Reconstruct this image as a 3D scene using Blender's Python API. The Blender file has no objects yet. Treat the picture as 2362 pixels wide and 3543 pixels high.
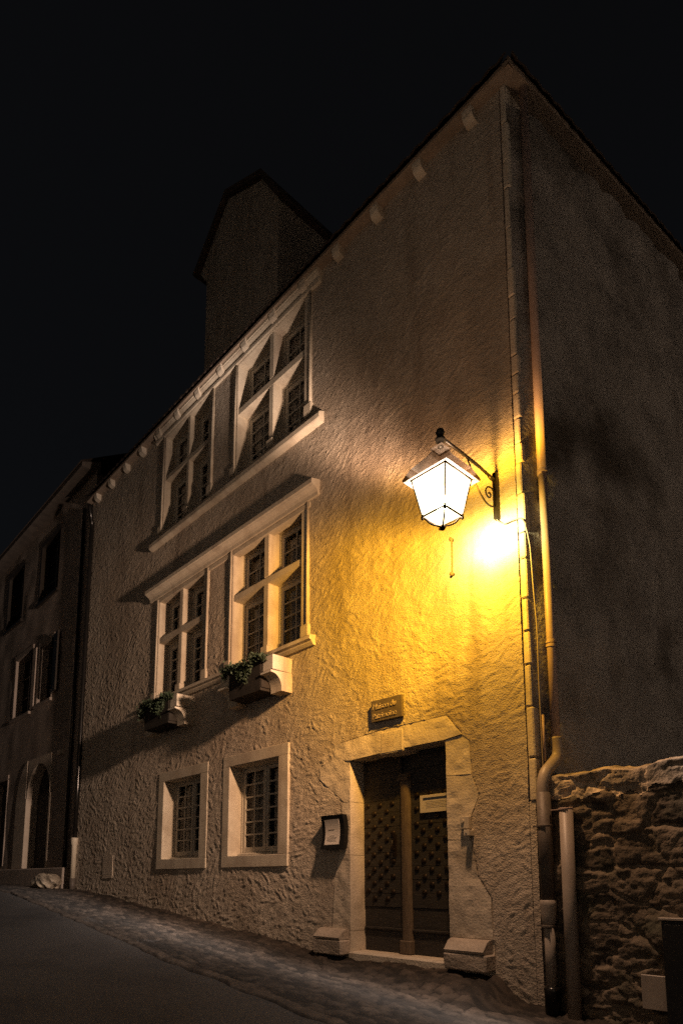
import bpy, math, random
import numpy as np
from mathutils import Vector, Matrix
random.seed(7); rng = np.random.RandomState(11)
R = math.radians
SC = bpy.context.scene
COL = SC.collection

# ------------------------------------------------------------------ camera
cd = bpy.data.cameras.new('camera'); cam = bpy.data.objects.new('camera', cd); COL.objects.link(cam)
SC.camera = cam
cd.sensor_fit = 'AUTO'; cd.sensor_width = 36.0
cd.lens = 36.0*2243.65/3543.0
cd.shift_x = -3.57/3543.0
cd.shift_y = (2721.58-1771.5)/3543.0
cd.clip_start = 0.05; cd.clip_end = 500
yaw, pit, rol = R(-46.7148), R(8.064), R(-0.149)
F = Vector((math.sin(yaw)*math.cos(pit), math.cos(yaw)*math.cos(pit), math.sin(pit)))
Rt = Vector((math.cos(yaw), -math.sin(yaw), 0)); U = Rt.cross(F)
R2 = math.cos(rol)*Rt+math.sin(rol)*U; U2 = -math.sin(rol)*Rt+math.cos(rol)*U
m = Matrix.Identity(4)
for i in range(3):
    m[i][0] = R2[i]; m[i][1] = U2[i]; m[i][2] = -F[i]
cam.matrix_world = m

# ------------------------------------------------------------------ exposure, sky
SC.view_settings.view_transform = 'Standard'; SC.view_settings.look = 'None'
SC.cycles.use_denoising = False; SC.cycles.sample_clamp_indirect = .3; SC.cycles.sample_clamp_direct = 6; SC.cycles.caustics_reflective = False; SC.cycles.caustics_refractive = False
SC.view_settings.gamma = 1.0; SC.view_settings.exposure = 0.0
w = bpy.data.worlds.new('World'); SC.world = w; w.use_nodes = True
nt = w.node_tree; nt.nodes.clear()
out = nt.nodes.new('ShaderNodeOutputWorld')
sky = nt.nodes.new('ShaderNodeTexSky'); sky.sky_type = 'NISHITA'; sky.sun_disc = False
sky.sun_elevation = R(25); sky.sun_rotation = R(200)
b1 = nt.nodes.new('ShaderNodeBackground'); b1.inputs[1].default_value = 0.0010
b2 = nt.nodes.new('ShaderNodeBackground'); b2.inputs[0].default_value = (1.0, 0.86, 0.70, 1); b2.inputs[1].default_value = 0.0022
add = nt.nodes.new('ShaderNodeAddShader')
nt.links.new(sky.outputs[0], b1.inputs[0]); nt.links.new(b1.outputs[0], add.inputs[0])
nt.links.new(b2.outputs[0], add.inputs[1]); nt.links.new(add.outputs[0], out.inputs[0])

# ------------------------------------------------------------------ helpers
def tag(o, label=None, cat=None, group=None, kind=None):
    if label: o['label'] = label
    if cat: o['category'] = cat
    if group: o['group'] = group
    if kind: o['kind'] = kind
    return o

def thing(name, loc, label, cat, group=None):
    o = bpy.data.objects.new(name, None); COL.objects.link(o); o.location = loc
    o.empty_display_size = .2
    return tag(o, label, cat, group)

def root_loc(o):
    v = Vector((0, 0, 0))
    while o is not None:
        v += o.location; o = o.parent
    return v

def link_mesh(name, V, Fc, mat, parent=None, smooth=False, loc=None, uv=None):
    me = bpy.data.meshes.new(name)
    off = root_loc(parent) if parent else (Vector(loc) if loc else Vector((0, 0, 0)))
    me.from_pydata([(a[0]-off.x, a[1]-off.y, a[2]-off.z) for a in V], [], Fc)
    me.update()
    if mat: me.materials.append(mat)
    if smooth is True:
        me.polygons.foreach_set('use_smooth', [True]*len(me.polygons))
    elif smooth:
        me.polygons.foreach_set('use_smooth', [True]*len(me.polygons))
        try: me.set_sharp_from_angle(angle=R(smooth))
        except Exception: pass
    o = bpy.data.objects.new(name, me); COL.objects.link(o)
    if parent: o.parent = parent
    elif loc: o.location = loc
    return o

class MB:
    def __init__(s): s.V = []; s.F = []
    def quad(s, *p):
        n = len(s.V); s.V += [tuple(q) for q in p]; s.F.append(tuple(range(n, n+len(p)))); return s
    def box(s, x0, x1, y0, y1, z0, z1, jit=0, bev=0):
        if bev:
            return s.bbox(x0, x1, y0, y1, z0, z1, bev, jit)
        n = len(s.V)
        for x, y, z in ((x0,y0,z0),(x1,y0,z0),(x1,y1,z0),(x0,y1,z0),(x0,y0,z1),(x1,y0,z1),(x1,y1,z1),(x0,y1,z1)):
            s.V.append((x+random.uniform(-jit, jit), y+random.uniform(-jit, jit), z+random.uniform(-jit, jit)))
        s.F += [tuple(n+i for i in f) for f in ((0,3,2,1),(4,5,6,7),(0,1,5,4),(1,2,6,5),(2,3,7,6),(3,0,4,7))]
        return s
    def bbox(s, x0, x1, y0, y1, z0, z1, b, jit=0):
        # box with chamfered edges: 24 verts
        import itertools
        lo = (x0, y0, z0); hi = (x1, y1, z1); idx = {}
        j = {c: (random.uniform(-jit, jit), random.uniform(-jit, jit), random.uniform(-jit, jit)) for c in itertools.product((0, 1), repeat=3)}
        for c in itertools.product((0, 1), repeat=3):
            for a in range(3):
                p = []
                for k in range(3):
                    e = (hi if c[k] else lo)[k]
                    if k != a: e += -b if c[k] else b
                    p.append(e+j[c][k])
                idx[c, a] = len(s.V); s.V.append(tuple(p))
        for a in range(3):
            u, v = (a+1) % 3, (a+2) % 3
            for sd in (0, 1):
                cs = []
                for (i, k) in ((0,0),(1,0),(1,1),(0,1)):
                    c = [0]*3; c[a] = sd; c[u] = i; c[v] = k; cs.append(idx[tuple(c), a])
                s.F.append(tuple(cs if sd else cs[::-1]))
        for a in range(3):      # edges parallel to axis a
            u, v = (a+1) % 3, (a+2) % 3
            for i in (0, 1):
                for k in (0, 1):
                    c0 = [0]*3; c0[u] = i; c0[v] = k; c1 = list(c0); c1[a] = 1
                    f = [idx[tuple(c0), u], idx[tuple(c1), u], idx[tuple(c1), v], idx[tuple(c0), v]]
                    s.F.append(tuple(f if (i ^ k) else f[::-1]))
        for c in itertools.product((0, 1), repeat=3):
            f = [idx[c, 0], idx[c, 1], idx[c, 2]]
            s.F.append(tuple(f if (sum(c) % 2) else f[::-1]))
        return s
    def prism(s, prof, a0, a1, axis='x'):
        """profile of 2-D points extruded along an axis; x: (y,z)  y: (x,z)  z: (x,y)"""
        n = len(s.V); k = len(prof)
        for a in (a0, a1):
            for p, q in prof:
                s.V.append((a, p, q) if axis == 'x' else ((p, a, q) if axis == 'y' else (p, q, a)))
        for i in range(k):
            j = (i+1) % k; s.F.append((n+i, n+j, n+k+j, n+k+i))
        s.F.append(tuple(n+i for i in range(k))[::-1]); s.F.append(tuple(n+k+i for i in range(k)))
        return s
    def tube(s, pts, r, seg=10, cap=True):
        pts = [Vector(p) for p in pts]; n0 = len(s.V); prev = None
        rr = r if isinstance(r, (list, tuple)) else [r]*len(pts)
        for i, p in enumerate(pts):
            t = (pts[min(i+1, len(pts)-1)]-pts[max(i-1, 0)]).normalized()
            if prev is None:
                a = t.orthogonal().normalized()
            else:
                a = (prev-t*prev.dot(t)).normalized()
            prev = a; b = t.cross(a)
            for k in range(seg):
                an = 2*math.pi*k/seg; q = p+(a*math.cos(an)+b*math.sin(an))*rr[i]; s.V.append(tuple(q))
        for i in range(len(pts)-1):
            for k in range(seg):
                a = n0+i*seg+k; b = n0+i*seg+(k+1) % seg
                s.F.append((a, b, b+seg, a+seg))
        if cap:
            s.F.append(tuple(n0+k for k in range(seg))[::-1])
            e = n0+(len(pts)-1)*seg; s.F.append(tuple(e+k for k in range(seg)))
        return s
    def lathe(s, prof, cx, cy, seg=20):
        n0 = len(s.V)
        for r, z in prof:
            for k in range(seg):
                a = 2*math.pi*k/seg; s.V.append((cx+r*math.cos(a), cy+r*math.sin(a), z))
        for i in range(len(prof)-1):
            for k in range(seg):
                a = n0+i*seg+k; b = n0+i*seg+(k+1) % seg
                s.F.append((a, b, b+seg, a+seg))
        s.F.append(tuple(n0+k for k in range(seg))[::-1])
        e = n0+(len(prof)-1)*seg; s.F.append(tuple(e+k for k in range(seg)))
        return s
    def make(s, name, mat, parent=None, smooth=False, loc=None):
        return link_mesh(name, s.V, s.F, mat, parent, smooth, loc)

def sq(cx, cy, h):
    return [(cx-h, cy-h), (cx+h, cy-h), (cx+h, cy+h), (cx-h, cy+h)]

# numpy noises ---------------------------------------------------------
_T = [np.random.RandomState(100+i).rand(256, 256) for i in range(24)]
def vn(x, y, s=0):
    T = _T[s % 24]; xi = np.floor(x).astype(int); yi = np.floor(y).astype(int)
    fx = x-xi; fy = y-yi; fx = fx*fx*(3-2*fx); fy = fy*fy*(3-2*fy)
    a = T[xi & 255, yi & 255]; b = T[(xi+1) & 255, yi & 255]; c = T[xi & 255, (yi+1) & 255]; d = T[(xi+1) & 255, (yi+1) & 255]
    return (a*(1-fx)+b*fx)*(1-fy)+(c*(1-fx)+d*fx)*fy
def stroke(x, y, ang, l, wd, s):
    c, q = math.cos(ang), math.sin(ang); return vn((x*c+y*q)/l+31.7*s, (-x*q+y*c)/wd+11.3*s, s)
def stucco(x, z):
    """relief of trowelled rough-cast: short strokes whose direction drifts over the wall"""
    m1 = vn(x/.22, z/.2, 1); m2 = vn(x/.27+9, z/.22+5, 2)
    xx = x+.03*(vn(x/.1, z/.1, 13)-.5); zz = z+.03*(vn(x/.1+4, z/.1, 14)-.5)
    l1 = stroke(xx, zz, .12, .085, .030, 3)
    l2 = stroke(xx, zz, -.75, .080, .030, 5)
    l3 = stroke(xx, zz, .7, .085, .032, 7)
    w1 = np.clip((m1-.45)*8, 0, 1); w2 = np.clip((m2-.5)*8, 0, 1)
    h = (l1*(1-w1)+l2*w1)*(1-w2)+l3*w2
    g = np.maximum(h-.50, -.03); h = g-1.1*np.maximum(.26-h, 0)+.15*vn(x/.030, z/.020, 9)+.16*vn(x/.018, z/.014, 15)
    return h*.015+(vn(x/1.7, z/1.3, 10)-.5)*.025+(vn(x/.45, z/.4, 12)-.5)*.005
def cells(x, y, sx, sy, seed, jit=.85):
    """irregular stones: distance to nearest border and the id of the stone"""
    gx = x/sx; gy = y/sy; ix = np.floor(gx).astype(int); iy = np.floor(gy).astype(int)
    T = _T[seed]; T2 = _T[seed+1]; f1 = np.full(x.shape, 9.); f2 = np.full(x.shape, 9.); idv = np.zeros(x.shape)
    for dx in (-1, 0, 1):
        for dy in (-1, 0, 1):
            cx = ix+dx; cy = iy+dy
            px = cx+.5+(T[cx & 255, cy & 255]-.5)*jit; py = cy+.5+(T2[cx & 255, cy & 255]-.5)*jit
            d = np.sqrt((gx-px)**2+(gy-py)**2); near = d < f1
            f2 = np.where(near, f1, np.minimum(f2, d)); idv = np.where(near, T[(cx*7) & 255, (cy*13) & 255], idv); f1 = np.where(near, d, f1)
    return f2-f1, idv, f1

def grid_mesh(name, P, mask, mat, parent=None, smooth=True, col=None, loc=None):
    """P: (n,m,3) points; mask: (n-1,m-1) faces kept"""
    n, mm, _ = P.shape
    i, j = np.nonzero(mask); a = i*mm+j
    Fc = np.stack([a, a+mm, a+mm+1, a+1], 1)
    used, inv = np.unique(Fc, return_inverse=True); Fc = inv.reshape(-1, 4)
    V = P.reshape(-1, 3)[used]
    off = root_loc(parent) if parent else (Vector(loc) if loc else Vector((0, 0, 0)))
    V = V-np.array(off)
    me = bpy.data.meshes.new(name)
    me.vertices.add(len(V)); me.vertices.foreach_set('co', V.astype(np.float32).ravel())
    me.loops.add(len(Fc)*4); me.loops.foreach_set('vertex_index', Fc.astype(np.int32).ravel())
    me.polygons.add(len(Fc)); me.polygons.foreach_set('loop_start', np.arange(0, len(Fc)*4, 4, dtype=np.int32))
    me.polygons.foreach_set('use_smooth', np.full(len(Fc), smooth))
    me.update(calc_edges=True)
    if col is not None:
        at = me.attributes.new('stone', 'FLOAT', 'POINT'); at.data.foreach_set('value', col.reshape(-1)[used].astype(np.float32))
    if mat: me.materials.append(mat)
    o = bpy.data.objects.new(name, me); COL.objects.link(o)
    if parent: o.parent = parent
    elif loc: o.location = loc
    return o

# materials -------------------------------------------------------------
def mat(name, c1, c2=None, scale=6, rough=.85, bump=0, bscale=40, metal=0, spec=.3, c3=None, s3=1.2, stretch=None, attr=None, streak=None):
    M = bpy.data.materials.new(name); M.use_nodes = True; N = M.node_tree; L = N.links
    b = N.nodes['Principled BSDF']; b.inputs['Roughness'].default_value = rough; b.inputs['Metallic'].default_value = metal
    b.inputs['Specular IOR Level'].default_value = spec
    tc = N.nodes.new('ShaderNodeNewGeometry'); src = tc.outputs['Position']
    if stretch:
        mp = N.nodes.new('ShaderNodeMapping'); mp.inputs['Scale'].default_value = stretch; L.new(src, mp.inputs[0]); src = mp.outputs[0]
    c2 = c2 or tuple(x*.75 for x in c1)
    no = N.nodes.new('ShaderNodeTexNoise'); no.inputs['Scale'].default_value = scale; no.inputs['Detail'].default_value = 6; no.inputs['Roughness'].default_value = .6
    L.new(src, no.inputs['Vector'])
    cr = N.nodes.new('ShaderNodeValToRGB'); cr.color_ramp.elements[0].position = .32; cr.color_ramp.elements[1].position = .68
    cr.color_ramp.elements[0].color = (*c2, 1); cr.color_ramp.elements[1].color = (*c1, 1)
    L.new(no.outputs[0], cr.inputs[0]); colr = cr.outputs[0]
    if attr:
        at = N.nodes.new('ShaderNodeAttribute'); at.attribute_name = 'stone'
        r2 = N.nodes.new('ShaderNodeValToRGB'); r2.color_ramp.elements[0].color = (*attr[0], 1); r2.color_ramp.elements[1].color = (*attr[1], 1)
        L.new(at.outputs['Fac'], r2.inputs[0])
        mx = N.nodes.new('ShaderNodeMix'); mx.data_type = 'RGBA'; mx.blend_type = 'MULTIPLY'; mx.inputs[0].default_value = 1
        L.new(colr, mx.inputs[6]); L.new(r2.outputs[0], mx.inputs[7]); colr = mx.outputs[2]
    if c3:
        n3 = N.nodes.new('ShaderNodeTexNoise'); n3.inputs['Scale'].default_value = s3; n3.inputs['Detail'].default_value = 5
        L.new(src, n3.inputs['Vector'])
        r3 = N.nodes.new('ShaderNodeValToRGB'); r3.color_ramp.elements[0].position = .52; r3.color_ramp.elements[1].position = .72
        L.new(n3.outputs[0], r3.inputs[0])
        mx = N.nodes.new('ShaderNodeMix'); mx.data_type = 'RGBA'; L.new(r3.outputs[0], mx.inputs[0]); L.new(colr, mx.inputs[6]); mx.inputs[7].default_value = (*c3, 1)
        colr = mx.outputs[2]
    if streak:
        mp2 = N.nodes.new('ShaderNodeMapping'); mp2.inputs['Scale'].default_value = (1.9, 1.9, .28); L.new(tc.outputs['Position'], mp2.inputs[0])
        n4 = N.nodes.new('ShaderNodeTexNoise'); n4.inputs['Scale'].default_value = 1.6; n4.inputs['Detail'].default_value = 8; n4.inputs['Roughness'].default_value = .65; L.new(mp2.outputs[0], n4.inputs['Vector'])
        r4 = N.nodes.new('ShaderNodeValToRGB'); r4.color_ramp.elements[0].position = .50; r4.color_ramp.elements[1].position = .70; L.new(n4.outputs[0], r4.inputs[0])
        mx = N.nodes.new('ShaderNodeMix'); mx.data_type = 'RGBA'; L.new(r4.outputs[0], mx.inputs[0]); L.new(colr, mx.inputs[6]); mx.inputs[7].default_value = (*streak, 1); colr = mx.outputs[2]
    L.new(colr, b.inputs['Base Color'])
    if bump:
        nb = N.nodes.new('ShaderNodeTexNoise'); nb.inputs['Scale'].default_value = bscale; nb.inputs['Detail'].default_value = 4
        L.new(src, nb.inputs['Vector'])
        bp = N.nodes.new('ShaderNodeBump'); bp.inputs['Strength'].default_value = 1; bp.inputs['Distance'].default_value = bump
        L.new(nb.outputs[0], bp.inputs['Height']); L.new(bp.outputs[0], b.inputs['Normal'])
    return M

M_stucco = mat('stucco', (.50, .44, .365), (.40, .345, .28), 4.5, .95, .016, 60, c3=(.37, .31, .245), s3=.8, streak=(.30, .25, .20))
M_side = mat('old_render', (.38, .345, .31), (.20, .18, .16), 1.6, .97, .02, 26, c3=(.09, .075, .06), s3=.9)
M_stone = mat('limestone', (.58, .52, .42), (.50, .44, .35), 9, .85, .0022, 55, c3=(.42, .36, .28), s3=3.0, streak=(.36, .30, .24))
M_rstone = mat('rough_limestone', (.62, .55, .45), (.50, .44, .355), 7, .92, .006, 42, c3=(.38, .33, .26), s3=2.5)
M_foot = mat('worn_foot_stone', (.44, .37, .30), (.30, .25, .20), 8, .92, .010, 38, c3=(.22, .18, .14), s3=4)
M_paint = mat('cream_window_paint', (.50, .47, .40), (.44, .40, .34), 12, .5, .0005, 60)
M_wood = mat('dark_door_wood', (.050, .046, .044), (.025, .023, .022), 9, .7, .0025, 30, stretch=(1, 1, 9))
M_woodv = mat('worn_post_wood', (.16, .125, .09), (.09, .068, .05), 9, .65, .002, 25, stretch=(9, 9, 1))
M_iron = mat('black_wrought_iron', (.030, .024, .018), (.02, .015, .01), 20, .45, .0006, 90, metal=.4, spec=.5)
M_stud = mat('iron_stud', (.028, .020, .015), (.02, .014, .01), 20, .5, .0006, 90, metal=.6)
M_plaque = mat('brown_metal_plate', (.17, .145, .125), (.12, .10, .088), 9, .42, .0008, 60, metal=.35)
M_letters = mat('raised_letters', (.42, .35, .28), (.34, .29, .23), 20, .35, metal=.3)
M_black = mat('black_box', (.012, .012, .012), (.008, .008, .008), 20, .4)
M_paper = mat('paper', (.62, .58, .54), (.57, .53, .49), 5, .6)
M_blue = mat('navy_ink', (.03, .045, .11), None, 5, .7)
M_ink = mat('grey_print', (.22, .20, .18), None, 30, .8)
M_plastic = mat('cream_plastic', (.52, .46, .36), (.48, .42, .33), 5, .4)
M_pvc = mat('pale_pvc', (.40, .295, .25), (.33, .25, .21), 5, .45, .0006, 30)
M_pvcd = mat('brown_pvc', (.32, .27, .22), (.24, .20, .165), 4, .45, .0006, 30)
M_cast = mat('grimy_cast_iron', (.13, .11, .09), (.075, .06, .05), 8, .55, .002, 40, metal=.1)
M_darkp = mat('dark_glossy_pipe', (.03, .027, .025), (.02, .018, .016), 8, .22, .0003, 20, metal=.6, spec=.6)
M_leaf = mat('leaf_green', (.045, .062, .030), (.018, .028, .014), 14, .6, spec=.3)
M_soil = mat('planter_box', (.030, .024, .018), (.02, .016, .012), 8, .9, .002, 50)
M_tile = mat('roof_tiles', (.09, .062, .045), (.05, .037, .03), 6, .9, .006, 20)
M_slab = mat('eave_boards', (.30, .235, .18), (.22, .17, .13), 6, .9, .003, 30)
M_darkeave = mat('dark_eave_wood', (.12, .095, .075), (.07, .055, .045), 5, .9)
M_darkwall = mat('neighbour_render', (.40, .33, .28), (.30, .25, .21), 1.5, .95, .006, 26, c3=(.25, .205, .17), s3=.7)
M_nstone = mat('neighbour_stone', (.55, .47, .38), (.44, .37, .30), 5, .9, .004, 30)
M_shut = mat('dark_shutter', (.035, .028, .022), (.022, .018, .014), 6, .3, spec=.6)
M_cobble = mat('cobble_stone', (.058, .046, .037), (.022, .0175, .014), 7, .9, .006, 45, attr=((.30, .30, .30), (1.6, 1.5, 1.4)))
M_asph = mat('asphalt', (.085, .074, .066), (.022, .019, .017), 75, .9, .010, 85, c3=(.036, .031, .028), s3=.9)
M_rubble = mat('rubble_stone', (.20, .165, .13), (.085, .070, .056), 11, .95, .012, 48, attr=((.4, .4, .4), (1.35, 1.3, 1.2)), c3=(.07, .065, .045), s3=3.5)
M_cap = mat('pale_lime_mortar', (.62, .53, .42), (.32, .27, .21), 12, .95, .014, 50, attr=((.5, .5, .5), (1.2, 1.15, 1.1)), c3=(.06, .06, .04), s3=9)
M_moss = mat('moss_and_grass', (.10, .095, .05), (.05, .05, .028), 20, .9, .004, 60)
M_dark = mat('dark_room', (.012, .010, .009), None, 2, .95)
M_curtain = mat('net_curtain', (.62, .54, .45), (.38, .32, .26), 3, .9)
M_roofm = mat('weathered_copper_sheet', (.42, .29, .19), (.30, .20, .13), 14, .7, .001, 40)
def sheetmat():
    M = bpy.data.materials.new('see_through_roof'); M.use_nodes = True; N = M.node_tree; L = N.links
    b = N.nodes['Principled BSDF']; b.inputs['Base Color'].default_value = (.022, .014, .008, 1); b.inputs['Roughness'].default_value = .5
    t = N.nodes.new('ShaderNodeBsdfTransparent'); t.inputs[0].default_value = (.95, .80, .62, 1)
    mx = N.nodes.new('ShaderNodeMixShader'); mx.inputs[0].default_value = .22  # made see-through so light reaches the wall above and the roof glows
    o = [n for n in N.nodes if n.type == 'OUTPUT_MATERIAL'][0]
    L.new(b.outputs[0], mx.inputs[1]); L.new(t.outputs[0], mx.inputs[2]); L.new(mx.outputs[0], o.inputs[0]); return M
M_roofm = sheetmat()
M_bar = mat('black_glazing_bar', (.004, .003, .002), None, 20, 1.0, spec=0)
M_rim = mat('lightened_rim', (.10, .075, .045), None, 14, .7)
def glassmat():
    M = bpy.data.materials.new('window_glass'); M.use_nodes = True; N = M.node_tree; L = N.links; N.nodes.clear()
    o = N.nodes.new('ShaderNodeOutputMaterial'); t = N.nodes.new('ShaderNodeBsdfTransparent'); t.inputs[0].default_value = (.90, .91, .90, 1)
    g = N.nodes.new('ShaderNodeBsdfGlossy'); g.inputs['Roughness'].default_value = .06
    fr = N.nodes.new('ShaderNodeFresnel'); mx = N.nodes.new('ShaderNodeMixShader')
    L.new(fr.outputs[0], mx.inputs[0]); L.new(t.outputs[0], mx.inputs[1]); L.new(g.outputs[0], mx.inputs[2]); L.new(mx.outputs[0], o.inputs[0]); return M
M_glass = glassmat()
def litglass(name, strength):
    M = bpy.data.materials.new(name); M.use_nodes = True; N = M.node_tree; L = N.links; N.nodes.clear()
    o = N.nodes.new('ShaderNodeOutputMaterial'); t = N.nodes.new('ShaderNodeBsdfTransparent'); t.inputs[0].default_value = (.97, .97, .97, 1)
    e = N.nodes.new('ShaderNodeEmission'); e.inputs[0].default_value = (1, .86, .52, 1); e.inputs[1].default_value = strength
    a = N.nodes.new('ShaderNodeAddShader'); L.new(t.outputs[0], a.inputs[0]); L.new(e.outputs[0], a.inputs[1]); L.new(a.outputs[0], o.inputs[0]); return M
M_lit = litglass('glowing_lantern_glass', 1.9)
M_bulb = litglass('lit_bulb', 30)

# ------------------------------------------------------------------ ground profile (street climbs to the left)
GX = [-60, -24, -19, -15.5, -14.4, -13.08, -11.5, -9.66, -7.93, -6.33, -3.23, 0, 8, 40]
GZ = [1.2, .02, -.12, -.18, -.21, -.290, -.450, -.612, -.772, -.918, -1.170, -1.43, -2.05, -4.5]
def gz(x): return np.interp(x, GX, GZ)
def edge_y(x): return np.interp(x, [-30, -13.7, -11, -8.67, -6.66, -4.0, 3], [4.1, 4.0, 3.87, 3.72, 3.60, 3.50, 3.40])

# pavement of set stones
xs = np.arange(-19.5, .6, .0165); ts = np.linspace(0, 1, 116)
X = np.repeat(xs[:, None], len(ts), 1); EY = edge_y(X)+(vn(X/.22, X*0+3, 3)-.5)*.07
Y = EY+(5.56-EY)*ts[None, :]
joint = None
b, idv, f1 = cells(X+.08*vn(X/.2, Y/.2, 5)+.35*Y, Y*1.0+.05*vn(X/.15, Y/.15, 6), .20, .085, 12, 1.0)
H = np.clip(b*5.0, 0, 1)**.6*.020*(.5+.9*idv)+(vn(X/.04, Y/.04, 7)-.5)*.007+(vn(X/.8, Y/.6, 8)-.5)*.02
H += .06*np.clip((Y-5.32)/.2, 0, 1)**2*vn(X/.3, Y*0, 9)+(vn(X/.02, Y/.02, 11)-.5)*.006
Z = gz(X)+H-.015
mound = np.clip((X+6.6)/.5, 0, 1)*np.clip((-3.35-X)/.35, 0, 1); mound = mound*mound*(3-2*mound)
my = np.clip((Y-4.75)/.55, 0, 1); my = my*my*(3-2*my)
Z += np.maximum(-.955-gz(X), 0)*mound*my+(vn(X/.09, Y/.07, 13)-.5)*.03*mound*my
H_edge = ts[None, :] < .001
Z = np.where(H_edge, gz(X)-.03, Z)
idv = np.where(b < .09, .10, idv); idv = idv*.75*(.55+.9*vn(X/.5, Y/.4, 14)); row = (ts[None, :] > .001)&(ts[None, :] < .075)
idv = np.where(row, .55+.6*vn(X/.16, Y*0+1, 2), idv); Z = np.where(row, Z+.012, Z)
ob = grid_mesh('pavement', np.stack([X, Y, Z], 2), np.ones((len(xs)-1, len(ts)-1), bool), M_cobble, col=idv)
tag(ob, 'pavement of small worn stones along the foot of the house', kind='structure')
# roadway
xs = np.concatenate([np.arange(-60, -24, 2), np.arange(-24, 6, .1), np.arange(6, 41, 2)]); ys = np.concatenate([np.array([-30, -12, -4, -2.6]), np.linspace(-2.5, 1.5, 20), np.linspace(1.6, 4.15, 60)])
X, Y = np.meshgrid(xs, ys, indexing='ij'); Z = gz(X)-.012+(vn(X/1.3, Y/1.1, 4)-.5)*.02
ob = grid_mesh('road', np.stack([X, Y, Z], 2), np.ones((len(xs)-1, len(ys)-1), bool), M_asph)
tag(ob, 'dark asphalt roadway climbing to the left', kind='structure')
# ground sheet under everything
xs = np.linspace(-260, 260, 60); ys = np.linspace(-200, 260, 40); X, Y = np.meshgrid(xs, ys, indexing='ij')
ob = grid_mesh('ground', np.stack([X, Y, gz(X)-.35], 2), np.ones((59, 39), bool), M_asph)
tag(ob, 'dark ground around the houses', kind='structure')

# ------------------------------------------------------------------ MAIN HOUSE
YF = 5.5
house = thing('town_house', (-8.7, 5.5, -.8), 'tall rough-rendered stone house with mullioned windows, lit by the lantern', 'house')
XL, XR = -14.36, -3.25
doorO = (-5.70, -4.22, -1.3, 1.47)
gw = [(-10.40, -9.18, .335, 1.70), (-8.335, -7.115, .335, 1.70)]
OPEN = [doorO, *gw, (-10.84, -9.24, 3.3, 5.2), (-8.38, -6.64, 3.3, 5.24), (-10.84, -9.24, 6.6, 8.6), (-8.34, -6.6, 6.6, 8.6)]
def lines(lo, hi, step, br):
    br = sorted(set([lo, hi]+[b for b in br if lo < b < hi])); o = []
    for a, b in zip(br[:-1], br[1:]):
        n = max(1, round((b-a)/step)); o += list(np.linspace(a, b, n, endpoint=False))
    return np.array(o+[hi])
xs = lines(XL, XR, .0165, [v for o in OPEN for v in o[:2]]); zs = lines(-1.6, 8.95, .0135, [v for o in OPEN for v in o[2:]])
X, Z = np.meshgrid(xs, zs, indexing='ij')
amp = 1.3-.6*np.clip((Z-3.5)/3, 0, 1)
h = stucco(X, Z)*amp
# smoother, more worn plaster beside the door
def inpoly(poly):
    m_ = np.zeros(X.shape, bool); n_ = len(poly)
    for i_ in range(n_):
        (x1_, z1_), (x2_, z2_) = poly[i_], poly[(i_+1) % n_]
        if z1_ == z2_: continue
        c_ = ((Z >= min(z1_, z2_)) & (Z < max(z1_, z2_)) & (X < x1_+(Z-z1_)*(x2_-x1_)/(z2_-z1_))); m_ ^= c_
    return m_
ST = [[(-6.02, -.62), (-5.70, -.62), (-5.70, .28), (-5.88, .30), (-5.98, -.02)], [(-5.89, .305), (-5.70, .285), (-5.70, .93), (-5.84, .93), (-5.86, .60)],
 [(-6.26, 1.27), (-5.80, .935), (-5.70, .935), (-5.70, 1.44), (-5.99, 1.50), (-6.25, 1.43)], [(-6.03, -1.1), (-5.70, -1.1), (-5.70, -.625), (-6.03, -.625)],
 [(-4.22, -1.2), (-3.70, -1.2), (-3.69, -.60), (-4.22, -.60)], [(-4.22, -.595), (-3.70, -.595), (-3.71, -.20), (-3.86, .02), (-3.93, .38), (-4.22, .40)],
 [(-4.22, .405), (-3.94, .385), (-3.92, .62), (-3.82, .84), (-3.90, 1.06), (-4.22, 1.08)], [(-4.22, 1.085), (-3.90, 1.065), (-3.92, 1.42), (-4.02, 1.49), (-4.22, 1.47)],
 [(-6.0, 1.50), (-5.70, 1.445), (-4.22, 1.475), (-4.0, 1.50), (-4.20, 1.735), (-4.80, 1.735), (-5.15, 1.735), (-5.96, 1.68)]]
near = np.exp(-((X+5.95)/.35)**2)*(Z < 1.3)+np.exp(-((X+3.9)/.3)**2)*(Z < 1.4)
h = h*(1-.55*np.clip(near, 0, 1))
# old rust-worn groove under the lantern
for q_ in ST: h = np.where(inpoly(q_), -.014, h)
Yw = YF-h
xc = .5*(xs[:-1]+xs[1:])[:, None]; zc = .5*(zs[:-1]+zs[1:])[None, :]
mask = np.ones((len(xs)-1, len(zs)-1), bool)
for a, b_, c, d in OPEN: mask &= ~((xc > a) & (xc < b_) & (zc > c) & (zc < d))
grid_mesh('stucco_wall', np.stack([X, Yw, Z], 2), mask, M_stucco, house)
tagw = None
# corner stones
mb = MB(); z = .72
while z < 8.9:
    hh = random.choice([.28, .34, .42, .22, .5]); top = min(z+hh, 8.94)
    x1 = -3.165+random.uniform(-.012, .012)
    mb.bbox(-3.235, x1, 5.486+random.uniform(-.004, .004), 5.9, z+.006, top-.006, .012, .003); z = top
mb.make('corner_stones', M_rstone, house)
MB().box(-3.26, -3.20, 5.515, 5.8, -1.6, 8.9).make('corner_joint', M_darkwall, house)
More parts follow.
